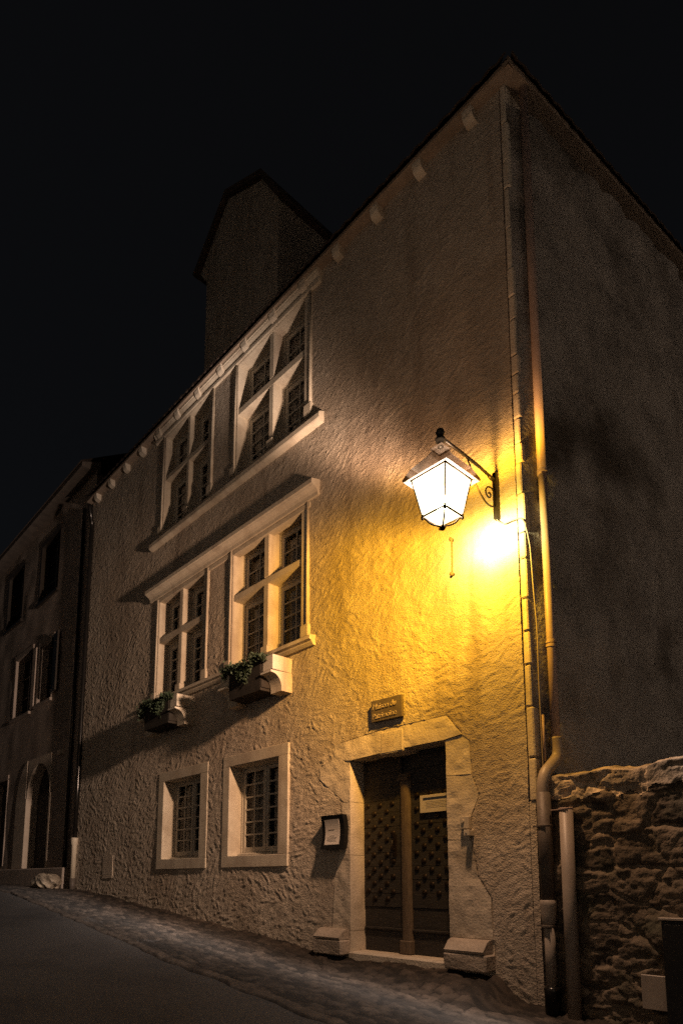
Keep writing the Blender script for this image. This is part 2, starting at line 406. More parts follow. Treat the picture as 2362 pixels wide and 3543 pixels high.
# plaster return at the foot of the corner
xs2 = np.linspace(-3.262, -3.18, 5); zs2 = np.linspace(-1.6, .72, 97); X2, Z2 = np.meshgrid(xs2, zs2, indexing='ij')
grid_mesh('corner_plaster', np.stack([X2, YF-stucco(X2, Z2)+.004, Z2], 2), np.ones((4, 96), bool), M_stucco, house)
# side wall, turning away from the street
sd = np.array([math.sin(R(6.9)), math.cos(R(6.9))]); sn = np.array([sd[1], -sd[0]])
C0 = np.array([-3.175, 5.5])
ts = np.arange(0, 15, .07); zs3 = np.arange(-1.6, 8.62, .07)
T, Z3 = np.meshgrid(ts, zs3, indexing='ij')
bb, iv, _ = cells(T, Z3, .34, .2, 14)
hh = np.clip(bb*2, 0, 1)*.03*(.3+iv)*(vn(T/1.4, Z3/1.5, 6) > .5)+vn(T/.25, Z3/.2, 7)*.07+vn(T/.9, Z3/.8, 3)*.10
hh = hh*np.clip(T/.4, 0, 1)
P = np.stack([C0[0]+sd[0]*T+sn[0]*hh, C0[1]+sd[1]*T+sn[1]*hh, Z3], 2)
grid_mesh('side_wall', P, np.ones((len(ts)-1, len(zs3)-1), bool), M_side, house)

def sidept(t, o, z): return (C0[0]+sd[0]*t+sn[0]*o, C0[1]+sd[1]*t+sn[1]*o, z)

# stone cross windows -----------------------------------------------------
def frame_plate(mb, xo0, xo1, zo0, zo1, xi0, xi1, zi0, zi1, y0, y1, b=.006):
    """surround: four butting stones"""
    mb.bbox(xo0, xi0, y0, y1, zi0, zi1, b); mb.bbox(xi1, xo1, y0, y1, zi0, zi1, b)
    mb.bbox(xo0, xo1, y0+.002, y1, zi1, zo1, b); mb.bbox(xo0, xo1, y0+.002, y1, zo0, zi0, b)

def sash_leaf(parent, x0, x1, z0, z1, yb, cols, rows, stile=.055, bar=.022):
    mb = MB(); t = .045
    mb.bbox(x0, x0+stile, yb-t, yb, z0, z1, .005); mb.bbox(x1-stile, x1, yb-t, yb, z0, z1, .005)
    mb.bbox(x0+stile, x1-stile, yb-t+.002, yb-.002, z1-stile, z1, .005); mb.bbox(x0+stile, x1-stile, yb-t+.002, yb-.002, z0, z0+stile*1.3, .005)
    X0, X1, Z0, Z1 = x0+stile, x1-stile, z0+stile*1.3, z1-stile
    for i in range(1, cols):
        x = X0+(X1-X0)*i/cols; mb.box(x-bar/2, x+bar/2, yb-t+.008, yb-.008, Z0, Z1)
    for j in range(1, rows):
        z = Z0+(Z1-Z0)*j/rows; mb.box(X0, X1, yb-t+.006, yb-.010, z-bar/2, z+bar/2)
    return mb, (X0, X1, Z0, Z1)

def casement(win, x0, x1, z0, z1, yb, cols, rows, stile=.05, curtain=0):
    mb, (a, b_, c, d) = sash_leaf(None, x0, x1, z0, z1, yb, cols, rows, stile)
    mb.make('sash', M_paint, win)
    MB().quad((a, yb-.02, c), (b_, yb-.02, c), (b_, yb-.02, d), (a, yb-.02, d)).make('pane', M_glass, win)
    if curtain:
        V = []; Fc = []; n = 28
        for i in range(n+1):
            x = a+(b_-a)*i/n; y = yb+.07+.018*math.sin(i*1.7+x*9)
            V += [(x, y, c), (x, y, d)]
        for i in range(n): Fc.append((2*i, 2*i+2, 2*i+3, 2*i+1))
        link_mesh('curtain', V, Fc, M_curtain, win, True)

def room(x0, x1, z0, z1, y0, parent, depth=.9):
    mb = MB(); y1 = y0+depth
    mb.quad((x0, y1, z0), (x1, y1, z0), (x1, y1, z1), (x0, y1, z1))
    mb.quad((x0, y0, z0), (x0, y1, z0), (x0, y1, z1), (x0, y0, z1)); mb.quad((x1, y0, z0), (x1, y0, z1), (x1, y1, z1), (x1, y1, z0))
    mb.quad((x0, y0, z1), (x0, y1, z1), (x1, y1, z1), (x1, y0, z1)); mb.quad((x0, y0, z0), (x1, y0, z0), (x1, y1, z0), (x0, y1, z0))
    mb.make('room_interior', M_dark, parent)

# ground-floor windows
def ground_window(xo0, xo1, xi0, xi1):
    zo0, zo1, zi0, zi1 = .165, 1.868, .335, 1.70; yf = YF-.028; yb = YF+.23
    mb = MB(); e = .0
    mb.bbox(xo0, xi0, yf, yb+.1, zi0, zi1, .006); mb.bbox(xi1, xo1, yf, yb+.1, zi0, zi1, .006)
    mb.bbox(xo0, xo1, yf+.002, yb+.1, zi1, zo1, .006); mb.bbox(xo0, xo1, yf-.002, yb+.1, zo0, zi0, .006)
    win = mb.make('window', M_stone, house)
    mid = (xi0+xi1)/2; zb = zi0+.045
    MB().prism([(yb-.10, zi0+.001), (yb-.10, zi0+.03), (yb-.03, zi0+.055), (yb+.05, zi0+.055), (yb+.05, zi0+.001)], xi0+.03, xi1-.03).make('sill', M_paint, win)
    casement(win, xi0+.03, mid-.002, zb+.012, zi1-.02, yb+.03, 2, 6, .06, 1); casement(win, mid+.002, xi1-.03, zb+.012, zi1-.02, yb+.03, 2, 6, .06, 1)
    # outer fixed frame
    f = MB(); f.box(xi0+.001, xi0+.03, yb-.03, yb+.05, zi0+.056, zi1-.001); f.box(xi1-.03, xi1-.001, yb-.03, yb+.05, zi0+.056, zi1-.001)
    f.box(xi0+.03, xi1-.03, yb-.03, yb+.05, zi1-.02, zi1-.001); f.bbox(mid-.018, mid+.018, yb-.028, yb-.016, zb+.012, zi1-.02, .004); f.make('frame', M_paint, win)
    room(xi0, xi1, zi0, zi1, yb+.101, win)
    return win
w1 = ground_window(-10.585, -8.96, -10.40, -9.18); w1['label'] = 'left ground-floor window in its flat stone surround'
w2 = ground_window(-8.51, -6.90, -8.335, -7.115); w2['label'] = 'right ground-floor window in its flat stone surround'

def cross_window(x0, x1, z0, z1, zt0, zt1, mx0, mx1, name, rows_top, rows_bot, label, rail=True):
    """opening x0..x1, z0..z1 with a stone mullion mx and a transom zt; deep reveals"""
    yf = YF-.02; yb = YF+.22
    mb = MB(); d = yb+.12
    jl = .10; jr = .17
    # jambs with a slim roll moulding
    mb.bbox(x0-.17, x0, yf, d, z0-.02, z1, .012); mb.bbox(x1, x1+jr, yf, d, z0-.02, z1, .012)
    mb.bbox(mx0, mx1, yf+.02, d, z0, zt0, .014); mb.bbox(mx0, mx1, yf+.02, d, zt1, z1, .014)
    mb.prism([(yf+.018, zt0), (yf+.018, zt1-.02), (yf+.03, zt1), (d, zt1), (d, zt0)], x0, x1)
    mb.bbox(x0-.17, x1+jr, yf+.003, d, z1, z1+.22, .008)
    # bases of the mullion and of the jambs
    mb.bbox(mx0-.02, mx1+.02, yf-.012, yf+.1, z0-.01, z0+.11, .012)
    mb.bbox(x0-.185, x0-.03, yf-.028, yf+.1, z0-.02, z0+.13, .012); mb.bbox(x1+.02, x1+jr+.02, yf-.03, yf+.1, z0-.02, z0+.16, .012)
    win = mb.make(name, M_stone, house, smooth=False); win['label'] = label
    for x in (x0-.06, x1+.15):
        MB().tube([(x, yf-.006, z0+.05), (x, yf-.006, z1+.04)], .020, 8).make('roll_moulding', M_stone, win, True)
    for a, b_ in ((x0, mx0), (mx1, x1)):
        for c, dd, rows in ((z0, zt0, rows_bot), (zt1, z1, rows_top)):
            casement(win, a+.035, b_-.03, c+.03, dd-.03, yb+.03, 2, rows, .075, 1)
            f = MB(); f.box(a+.001, a+.035, yb-.03, yb+.06, c+.001, dd-.001); f.box(b_-.03, b_-.001, yb-.03, yb+.06, c+.001, dd-.001)
            f.box(a+.035, b_-.03, yb-.03, yb+.06, dd-.03, dd-.001); f.box(a+.035, b_-.03, yb-.03, yb+.06, c+.001, c+.03); f.make('frame', M_paint, win)
    room(x0, x1, z0, z1, yb+.121, win)
    return win
cross_window(-10.82, -9.27, 3.3, 5.19, 4.36, 4.48, -10.11, -9.98, 'cross_window', 2, 4, 'left cross window of the first floor')
cross_window(-8.36, -6.66, 3.3, 5.24, 4.39, 4.50, -7.565, -7.435, 'cross_window', 2, 4, 'right cross window of the first floor')
cross_window(-10.82, -9.26, 6.62, 8.58, 7.66, 7.76, -10.03, -9.93, 'cross_window', 2, 4, 'left cross window below the eaves')
cross_window(-8.34, -6.62, 6.62, 8.58, 7.66, 7.78, -7.50, -7.38, 'cross_window', 2, 4, 'right cross window below the eaves')
# infill between jamb stones and wall openings is covered by the surrounds
# cornice over the first-floor windows
def cornice(x0, x1, z0, z1, p, name):
    hgt = z1-z0; y = YF
    prof = [(y+.05, z0), (y-.05, z0), (y-.055, z0+.18*hgt), (y-.35*p, z0+.25*hgt), (y-.5*p, z0+.42*hgt), (y-.8*p, z0+.55*hgt), (y-.86*p, z0+.62*hgt), (y-p, z0+.64*hgt), (y-p, z0+.95*hgt), (y-.9*p, z1), (y+.05, z1+.05)]
    return MB().prism(prof, x0, x1).make(name, M_stone, house)
cornice(-11.17, -6.27, 5.26, 5.46, .165, 'cornice')
MB().bbox(-11.02, -6.46, YF-.028, YF+.1, 5.17, 5.25, .006).make('lintel', M_stone, house)
cornice(-11.2, -6.25, 8.60, 8.84, .10, 'lintel')
# string sill of the top windows and sill of the first floor
MB().prism([(5.55, 6.33), (5.45, 6.34), (5.415, 6.365), (5.405, 6.38), (5.405, 6.45), (5.42, 6.47), (5.55, 6.53)], -11.23, -6.2).make('sill_course', M_stone, house)
MB().prism([(5.62, 3.12), (5.46, 3.12), (5.43, 3.155), (5.425, 3.175), (5.385, 3.19), (5.385, 3.235), (5.40, 3.25), (5.62, 3.285)], -11.1, -6.36).make('sill_course', M_stone, house)
# plaster piers between the two windows
for (a, b_, c, d) in ((-9.06, -8.56, 3.3, 5.17), (-9.05, -8.54, 6.55, 8.6)):
    x_, z_ = np.meshgrid(np.linspace(a, b_, 20), np.linspace(c, d, 70), indexing='ij')
    grid_mesh('pier', np.stack([x_, YF-.004-stucco(x_, z_)*.5, z_], 2), np.ones((19, 69), bool), M_stucco, house)

# carved brackets below the first floor ------------------------------------
def bracket(xr, wd=.24):
    y = YF; pr = [(y+.02, 2.56), (y-.185, 2.56), (y-.185, 2.60)]
    for k in range(0, 9):
        a = k/8*math.pi/2; pr.append((y-.185-.15*math.sin(a) if False else y-.345+.16*math.cos(a), 2.60+.19*math.sin(a)))
    pr += [(y-.37, 2.795), (y-.37, 2.82), (y+.02, 2.84)]
    o = MB().prism(pr, xr-wd, xr).make('bracket', M_stone, house)
    MB().bbox(xr-wd+.006, xr-.006, y-.335, y+.02, 2.842, 3.055, .006).make('bracket_block', M_stone, o)
for xr in (-6.86, -7.93, -9.47, -10.62): bracket(xr)

# stonework of the doorway ---------------------------------------------------
def plate(poly, y0, y1, name, mt, parent, jit=.0):
    return MB().prism([(x, z) for x, z in poly][::-1], y0, y1, 'y').make(name, mt, parent)
def rough(poly, n=5, a=.012):
    o = []
    for i, p in enumerate(poly):
        q = poly[(i+1) % len(poly)]; L_ = math.hypot(q[0]-p[0], q[1]-p[1]); k = max(1, int(L_/.12))
        for j in range(k):
            t = j/k; o.append((p[0]+(q[0]-p[0])*t+(random.uniform(-a, a) if j else 0), p[1]+(q[1]-p[1])*t+(random.uniform(-a, a) if j else 0)))
    return o
def stoneface(poly, yf, name, mt, parent, depth=.3, amp=.006, step=.03):
    """a stone with an uneven dressed face"""
    from mathutils import geometry
    xs_ = np.arange(min(p[0] for p in poly), max(p[0] for p in poly)+step, step); zs_ = np.arange(min(p[1] for p in poly), max(p[1] for p in poly)+step, step)
    return None
def dressed(poly, yf, name, parent, mt=None, d=.32, seed=3):
    import bmesh
    bm = bmesh.new(); n = len(poly)
    vs = [bm.verts.new((x, yf, z)) for x, z in poly]; f = bm.faces.new(vs); bm.normal_update()
    if f.normal.y > 0: f.normal_flip()
    ext = bmesh.ops.extrude_edge_only(bm, edges=bm.edges[:])
    nv = [g for g in ext['geom'] if isinstance(g, bmesh.types.BMVert)]
    for v in nv: v.co.y += d
    xs_ = np.arange(min(p[0] for p in poly)+.03, max(p[0] for p in poly), .035); zs_ = np.arange(min(p[1] for p in poly)+.03, max(p[1] for p in poly), .035)
    for x in xs_:
        bmesh.ops.bisect_plane(bm, geom=bm.verts[:]+bm.edges[:]+bm.faces[:], plane_co=(x, 0, 0), plane_no=(1, 0, 0))
    for z_ in zs_:
        bmesh.ops.bisect_plane(bm, geom=bm.verts[:]+bm.edges[:]+bm.faces[:], plane_co=(0, 0, z_), plane_no=(0, 0, 1))
    bmesh.ops.recalc_face_normals(bm, faces=bm.faces[:])
    off = root_loc(parent)
    for v in bm.verts:
        if v.co.y < yf+.001:
            X_ = np.array([v.co.x]); Z_ = np.array([v.co.z])
            v.co.y -= float((vn(X_/.09, Z_/.07, seed)-.5)[0]*.012+(vn(X_/.4, Z_/.3, seed+1)-.5)[0]*.012)
        v.co.x -= off.x; v.co.y -= off.y; v.co.z -= off.z
    me = bpy.data.meshes.new(name); bm.to_mesh(me); bm.free(); me.materials.append(mt or M_rstone)
    o = bpy.data.objects.new(name, me); COL.objects.link(o); o.parent = parent; return o

dc = MB().bbox(-5.70, -4.22, YF+.28, YF+.40, -.86, 1.46, .004).make('door_frame', M_wood, house)
js = YF-.006
dressed([(-6.02, -.62), (-5.70, -.62), (-5.70, .28), (-5.88, .30), (-5.98, -.02)], js, 'jamb_stone', house, seed=3)
dressed([(-5.89, .305), (-5.70, .285), (-5.70, .93), (-5.84, .93), (-5.86, .60)], js-.002, 'jamb_stone', house, seed=5)
dressed([(-6.26, 1.27), (-5.80, .935), (-5.70, .935), (-5.70, 1.44), (-5.99, 1.50), (-6.25, 1.43)], js, 'jamb_stone', house, seed=7)
dressed([(-6.03, -1.1), (-5.70, -1.1), (-5.70, -.625), (-6.03, -.625)], js-.004, 'jamb_stone', house, seed=9)
dressed([(-4.22, -1.2), (-3.70, -1.2), (-3.69, -.60), (-4.22, -.60)], js, 'jamb_stone', house, seed=11)
dressed([(-4.22, -.595), (-3.70, -.595), (-3.71, -.20), (-3.86, .02), (-3.93, .38), (-4.22, .40)], js-.003, 'jamb_stone', house, seed=13)
dressed([(-4.22, .405), (-3.94, .385), (-3.92, .62), (-3.82, .84), (-3.90, 1.06), (-4.22, 1.08)], js, 'jamb_stone', house, seed=15)
dressed([(-4.22, 1.085), (-3.90, 1.065), (-3.92, 1.42), (-4.02, 1.49), (-4.22, 1.47)], js-.003, 'jamb_stone', house, seed=17)
lin = dressed([(-6.0, 1.50), (-5.70, 1.445), (-5.18, 1.468), (-5.17, 1.445), (-4.81, 1.445), (-4.80, 1.475), (-4.22, 1.475), (-4.0, 1.50), (-4.20, 1.735), (-4.80, 1.735), (-5.15, 1.735), (-5.96, 1.68)], js-.006, 'door_lintel', house, seed=19)
# worn carved lines on the lintel, too eroded to read as words: short cut strokes
mb = MB()
for row, z_ in enumerate((1.668, 1.622, 1.578, 1.534, 1.49)):
    x = -5.13
    while x < -4.84:
        wd = random.uniform(.012, .022)
        if random.random() < .86:
            k = random.random(); yy = js-.0165
            if k < .75: mb.box(x, x+.0035, yy, yy+.03, z_-.013, z_+.013)
            if k > .3: mb.box(x+.0035, x+wd, yy, yy+.03, z_+.009, z_+.0125)
            if k > .5: mb.box(x+.0035, x+wd, yy, yy+.03, z_-.0125, z_-.009)
            if k < .4: mb.box(x+wd-.0035, x+wd, yy+.0005, yy+.03, z_-.009, z_+.009)
        x += wd+.008
ins = mb.make('carved_inscription', M_stone, lin)
# carved block in place of the lintel's middle (tablet standing slightly proud)
MB().bbox(-5.155, -4.82, js-.0145, js+.02, 1.455, 1.70, .004).make('carved_tablet', M_stone, lin)
# foot blocks of the doorway
def foot_block(x0, x1, z0, z1, zt, label):
    o = MB().bbox(x0, x1, YF-.17, YF+.02, z0, z1, .014, .006).make('foot_block', M_foot, house)
    MB().prism([(YF-.165, z1+.006), (YF-.175, z1+.03), (YF-.15, z1+.055), (YF-.10, zt-.02), (YF-.05, zt), (YF+.02, zt), (YF+.02, z1+.006)], x0+.01, x1-.02).make('foot_moulding', M_foot, o, 40)
    return o
foot_block(-6.20, -5.705, -.90, -.725, -.60, ''); foot_block(-4.19, -3.69, -.895, -.735, -.60, '')
MB().bbox(-5.70, -4.22, YF-.045, YF+.40, -1.2, -.858, .012, .004).make('door_threshold', M_rstone, house)
# door leaves
yd = YF+.275
def leaf(x0, x1, name, lab):
    mb = MB(); z = -.855
    hs = [.24, .28, .16, .16, .155, .165, .15, .16, .17, .15, .16, .17, .15, .17]
    for i, h_ in enumerate(hs):
        t = min(z+h_, 1.455); pr = .012 if i < 2 else 0
        mb.bbox(x0, x1, yd-.045+random.uniform(-.002, .002)+pr, yd+.02, z+.0012, t-.0012, .003, .0006); z = t
        if z >= 1.45: break
    mb.bbox(x0, x1, yd-.058, yd-.03, -.60, -.572, .006)
    o = mb.make('door', M_wood, house); o['label'] = lab; return o
dl = leaf(-5.69, -5.07, 'door', 'left door leaf studded with iron nails')
dr = leaf(-4.93, -4.225, 'door', 'right door leaf with a paper notice')
def stud(mb, x, z):
    y = yd-.05; n = len(mb.V); seg = 8
    mb.V.append((x, y-.018, z))
    for r_, dy in ((.018, -.014), (.034, -.003), (.036, 0.006)):
        for k in range(seg):
            a = 2*math.pi*k/seg+.2; q = r_*(1.1 if k % 2 else .92); mb.V.append((x+q*math.cos(a), y+dy, z+q*math.sin(a)))
    for k in range(seg): mb.F.append((n, n+1+k, n+1+(k+1) % seg))
    for j in range(2):
        for k in range(seg):
            a = n+1+j*seg+k; b_ = n+1+j*seg+(k+1) % seg; mb.F.append((a, a+seg, b_+seg, b_))
cnt = 0
for lf, xa, ncol in ((dl, -5.62, 3), (dr, -4.84, 4)):
    for r_ in range(14):
        z_ = (.88 if lf is dl else .96)-.086*r_
        for c_ in range(ncol):
            x_ = xa+.205*c_+(.1 if r_ % 2 else 0)
            lim = -5.13 if lf is dl else -4.27
            if x_ > lim: continue
            mb = MB(); stud(mb, x_+random.uniform(-.008, .008), z_+random.uniform(-.01, .01)); mb.make('iron_stud', M_stud, lf, True)
MB().bbox(-5.20, -5.15, yd-.066, yd-.046, .25, .52, .004).make('lock_plate', M_stud, dl)
MB().tube([(-5.175, yd-.07, .33), (-5.175, yd-.10, .33), (-5.175, yd-.10, .44), (-5.175, yd-.07, .44)], .008, 8).make('handle', M_iron, dl, True)
# half-round post covering the joint
pr = [(-5.07+.0, yd+.0)]
pr = [(-5.075, yd), (-5.075, yd-.05)]+[(-5.0-.07*math.cos(a), yd-.055-.035*math.sin(a)) for a in np.linspace(0, math.pi, 9)]+[(-4.925, yd-.05), (-4.925, yd)]
MB().prism(pr, -.70, 1.14, 'z').make('door_post', M_woodv, house, 40)
MB().bbox(-5.085, -4.915, yd-.105, yd-.0, -.855, -.70, .012).make('post_foot', M_woodv, house)
MB().prism([(yd-.11, 1.14), (yd-.11, 1.17), (yd-.08, 1.22), (yd-.04, 1.24), (yd-.02, 1.24), (yd-.02, 1.14)], -5.08, -4.92).make('post_cap', M_woodv, house)

# patched old opening low in the wall
plate(rough([(-12.85, .02), (-12.4, .02), (-12.4, .46), (-12.85, .46)]), YF-.010, YF+.02, 'blocked_vent', M_stucco, house)
# eaves --------------------------------------------------------------------
slope = 1.10; ye = 5.36
def ev(t): return sidept(t, .16, 0)
# eave corner: on the side eave line where y = ye
tcor = (ye-(C0[1]+sn[1]*.16))/sd[1]; ec = sidept(tcor, .16, 0)
mb = MB(); Zs = 8.80
mb.prism([(ye, Zs), (ye, Zs+.045), (ye+.2, Zs+.11), (5.62, Zs+.11), (5.62, Zs)], XL-.1, ec[0])
mb.make('eave_board', M_slab, house)
mb = MB()
e0 = sidept(tcor, .16, Zs); e1 = sidept(15, .16, Zs); i0 = sidept(tcor, -.2, Zs); i1 = sidept(15, -.2, Zs)
up = lambda p, d: (p[0], p[1], p[2]+d)
mb.quad(e0, e1, i1, i0); mb.quad(e0, up(e0, .08), up(e1, .08), e1); mb.quad(up(e0, .08), up(i0, .1), up(i1, .1), up(e1, .08))
mb.make('eave_board', M_slab, house)
x = -3.62
while x > XL:
    wd = .13; pr = [(5.52, 8.60), (5.47, 8.60)]+[(5.47-.085*math.sin(a), 8.60+.10*(1-math.cos(a))) for a in np.linspace(.2, math.pi/2, 6)]+[(5.375, 8.75), (5.375, 8.797), (5.52, 8.797)]
    xx = x+random.uniform(-.02, .02); MB().prism([(a_, 8.797-(8.797-b__)*.72) for a_, b__ in pr], xx-wd/2, xx+wd/2).make('eave_corbel', M_rstone, house); x -= .74
mb = MB(); mb.quad((-4.2, ye+.012, Zs-.003), (-4.2, 6.6, Zs-.003), sidept(tcor+1.2, .15, Zs-.003), (ec[0]-.012, ye+.012, Zs-.003)); mb.make('eave_soffit', M_slab, house)
# roof with scalloped tile edge: corrugated slopes
ridge_y = 10.2; zr = Zs+.10+slope*(ridge_y-ye)
xs4 = np.arange(XL-.1, ec[0], .028); ss = np.concatenate([[0.0], np.linspace(.0, 1, 26)])
Xg = np.repeat(xs4[:, None], len(ss), 1); S_ = np.repeat(ss[None, :], len(xs4), 0)
lim = np.clip((ec[0]-Xg)/5.0+.0, 0, 1)  # hip
S2 = np.minimum(S_, lim)
wave = .035*np.abs(np.sin(np.pi*Xg/.21))
Yg = ye-.05+S2*(ridge_y-ye); Zg = Zs+.055+slope*(Yg-ye+.05)+wave
Zg[:, 0] -= .04+wave[:, 0]*0
roofo = grid_mesh('roof', np.stack([Xg, Yg, Zg], 2), np.ones((len(xs4)-1, len(ss)-1), bool), M_tile, house, smooth=False)
# side slope
tt = np.arange(tcor, 15.5, .03); T4 = np.repeat(tt[:, None], len(ss), 1); S4 = np.repeat(ss[None, :], len(tt), 0)
S5 = np.minimum(S4, np.clip((T4-tcor)/5.0, 0, 1)); O = .21-S5*5.0
wv = .035*np.abs(np.sin(np.pi*T4/.21))
Zg = Zs+.055+slope*(S5*(ridge_y-ye))+wv
Pg = np.stack([C0[0]+sd[0]*T4+sn[0]*O, C0[1]+sd[1]*T4+sn[1]*O, Zg], 2); Pg[:, 0, 2] -= .04
grid_mesh('roof', Pg, np.ones((len(tt)-1, len(ss)-1), bool), M_tile, house, smooth=False)
# back slope closes the roof
MB().quad((XL-.1, ridge_y, zr-.1), (XL-.1, 15.5, 8.9), (-1.9, 15.5, 8.9), (ec[0]-5.0, ridge_y, zr-.1)).make('roof', M_tile, house)
# tall gabled dormer on the roof
yd0 = 6.0
poly = [(-10.36, 9.3), (-10.36, 12.05), (-10.62, 12.42), (-9.62, 13.38), (-8.48, 12.78), (-7.98, 12.0), (-7.98, 9.3)]
dm = MB().prism(poly[::-1], yd0, 9.2, 'y').make('dormer', M_stucco, house)
ro = [(-10.80, 12.50), (-9.63, 13.52), (-8.42, 12.90), (-7.86, 11.95)]; ri = [(-10.72, 12.38), (-9.63, 13.40), (-8.47, 12.80), (-7.96, 11.93)]
mb = MB()
for i in range(3):
    mb.prism([ro[i], ro[i+1], ri[i+1], ri[i]], yd0-.09, 9.6, 'y')
mb.make('dormer_roof', M_tile, dm)

# ------------------------------------------------------------------ LANTERN
LX, LY = -3.47, 4.557
lan = thing('wall_lantern', (LX, 5.5, 3.7), 'lit four-sided wrought-iron street lantern on a scrolled wall bracket', 'lantern')
MB().bbox(LX-.026, LX+.026, 5.452, 5.505, 3.69, 4.21, .004).make('wall_bar', M_iron, lan)
mb = MB(); mb.tube([(LX, 5.46, 4.12), (LX, 5.2, 4.150), (LX, 4.9, 4.163), (LX, 4.56, 4.165)], .016, 8)
mb.tube([(LX, 5.45, 4.12), (LX, 5.40, 4.115), (LX, 5.36, 4.13)], .02, 8); mb.make('arm', M_iron, lan, True)
def smoothpts(P_, n=6):
    o = []
    for i in range(len(P_)-1):
        p0 = Vector(P_[max(i-1, 0)]); p1 = Vector(P_[i]); p2 = Vector(P_[i+1]); p3 = Vector(P_[min(i+2, len(P_)-1)])
        for k in range(n):
            t = k/n; o.append(.5*((2*p1)+(-p0+p2)*t+(2*p0-5*p1+4*p2-p3)*t*t+(-p0+3*p1-3*p2+p3)*t**3))
    o.append(Vector(P_[-1])); return o
yz = lambda L_: smoothpts([(LX, a, b_) for a, b_ in L_])
MB().tube(yz([(5.455, 3.828), (5.395, 3.800), (5.312, 3.795), (5.233, 3.832), (5.156, 3.89), (5.112, 3.94), (5.06, 4.04), (4.99, 4.14)]), .0085, 8).make('brace', M_iron, lan, True)
MB().tube(yz([(5.455, 3.955), (5.432, 3.984), (5.391, 4.006), (5.33, 3.99), (5.290, 3.935), (5.315, 3.885), (5.355, 3.882), (5.380, 3.915), (5.36, 3.94), (5.342, 3.925)]), .0085, 8).make('scroll', M_iron, lan, True)
def pyr(levels, mtx, name, parent, closed=False):
    mb = MB()
    for h_, z_ in levels: mb.V += [(a, b_, z_) for a, b_ in sq(LX, LY, h_)]
    for i in range(len(levels)-1):
        for k in range(4):
            a = i*4+k; b_ = i*4+(k+1) % 4; mb.F.append((a, b_, b_+4, a+4))
    if closed: mb.F.append((0, 3, 2, 1)); e = (len(levels)-1)*4; mb.F.append((e, e+1, e+2, e+3))
    return mb.make(name, mtx, parent)
# roof: hollow sheet metal, made part see-through for the glow, slightly overhanging the glass
pyr([(.212, 3.7160), (.250, 3.700)], M_rim, 'pale_under_rim', lan)  # underside ring coloured paler than the iron so the lip looks lit
rf = pyr([(.198, 3.722), (.255, 3.700), (.262, 3.712), (.250, 3.745), (.20, 3.84), (.12, 3.93), (.075, 3.985), (.062, 4.02), (.075, 4.035), (.045, 4.06), (.0, 4.065)], M_roofm, 'lantern_roof', lan)
MB().lathe([(.028, 4.05), (.022, 4.09), (.048, 4.115), (.05, 4.14), (.03, 4.165), (.036, 4.185), (.045, 4.205), (.034, 4.235), (.0, 4.25)], LX, LY, 14).make('finial', M_iron, lan, True)
mb = MB()
for sx in (-1, 1):
    for sy in (-1, 1):
        mb.tube([(LX+sx*.200, LY+sy*.200, 3.722), (LX+sx*.131, LY+sy*.131, 3.345)], .0065, 6)
        mb.lathe([(.006, 3.315), (.014, 3.325), (.016, 3.342), (.010, 3.358), (.014, 3.366), (.0, 3.37)], LX+sx*.131, LY+sy*.131, 8)
for h_, z_, r_ in ((.131, 3.35, .0090), (.203, 3.714, .0075)):
    c = [(a, b_, z_) for a, b_ in sq(LX, LY, h_)]
    for i in range(4): mb.tube([c[i], c[(i+1) % 4]], r_, 6)
mb.make('frame', M_bar, lan, True)
mb = MB()
for sx in (-1, 1):
    for sy in (-1, 1):
        q = lambda f, z_: (LX+sx*f, LY+sy*f, z_)
        mb.tube(smoothpts([q(.128, 3.338), q(.105, 3.318), q(.085, 3.285), q(.05, 3.262), q(.0, 3.248)]), .0085, 6)
mb.lathe([(.0, 3.208), (.018, 3.215), (.030, 3.235), (.022, 3.255), (.010, 3.268), (.0, 3.275)], LX, LY, 12)
mb.make('bottom_finial', M_bar, lan, True)
T_ = sq(LX, LY, .196); B_ = sq(LX, LY, .128)
for i in range(4):
    j = (i+1) % 4
    MB().quad((*B_[i], 3.352), (*B_[j], 3.352), (*T_[j], 3.716), (*T_[i], 3.716)).make('pane', M_lit, lan)
MB().quad(*[(a, b_, 3.349) for a, b_ in sq(LX, LY, .127)]).make('bottom_pane', M_lit, lan)
MB().lathe([(.0, 3.38), (.035, 3.39), (.055, 3.44), (.050, 3.51), (.028, 3.585), (.022, 3.63), (.0, 3.632)], LX, LY, 14).make('bulb', M_bulb, lan, True)
MB().lathe([(.026, 3.634), (.03, 3.66), (.02, 3.70), (.02, 3.76)], LX, LY, 12).make('socket', M_iron, lan, True)
# its light: direction profile invented for the glow, weaker and more amber towards the wall
ld = bpy.data.lights.new('lantern_light', 'POINT'); ld.energy = 300; ld.shadow_soft_size = .10; ld.color = (1, 1, 1)
ld.use_nodes = True; N = ld.node_tree; L = N.links
em = [n for n in N.nodes if n.type == 'EMISSION'][0]
tc = N.nodes.new('ShaderNodeTexCoord')
sp = N.nodes.new('ShaderNodeSeparateXYZ'); L.new(tc.outputs['Normal'], sp.inputs[0])
def mth(op, a, b_=None):
    n = N.nodes.new('ShaderNodeMath'); n.operation = op
    for i, v in enumerate((a, b_)):
        if v is None: continue
        if isinstance(v, (int, float)): n.inputs[i].default_value = v
        else: L.new(v, n.inputs[i])
    return n.outputs[0]
X_, Y_, Z_ = sp.outputs
pos = mth('MAXIMUM', Y_, 0.0); c_ = mth('MAXIMUM', mth('ABSOLUTE', Y_), .038)
def smooth(v, a, b_, ya, yb_):
    n = N.nodes.new('ShaderNodeMapRange'); n.interpolation_type = 'SMOOTHSTEP'
    for k, q in zip((1, 2, 3, 4), (a, b_, ya, yb_)): n.inputs[k].default_value = q
    L.new(v, n.inputs[0]); return n.outputs[0]
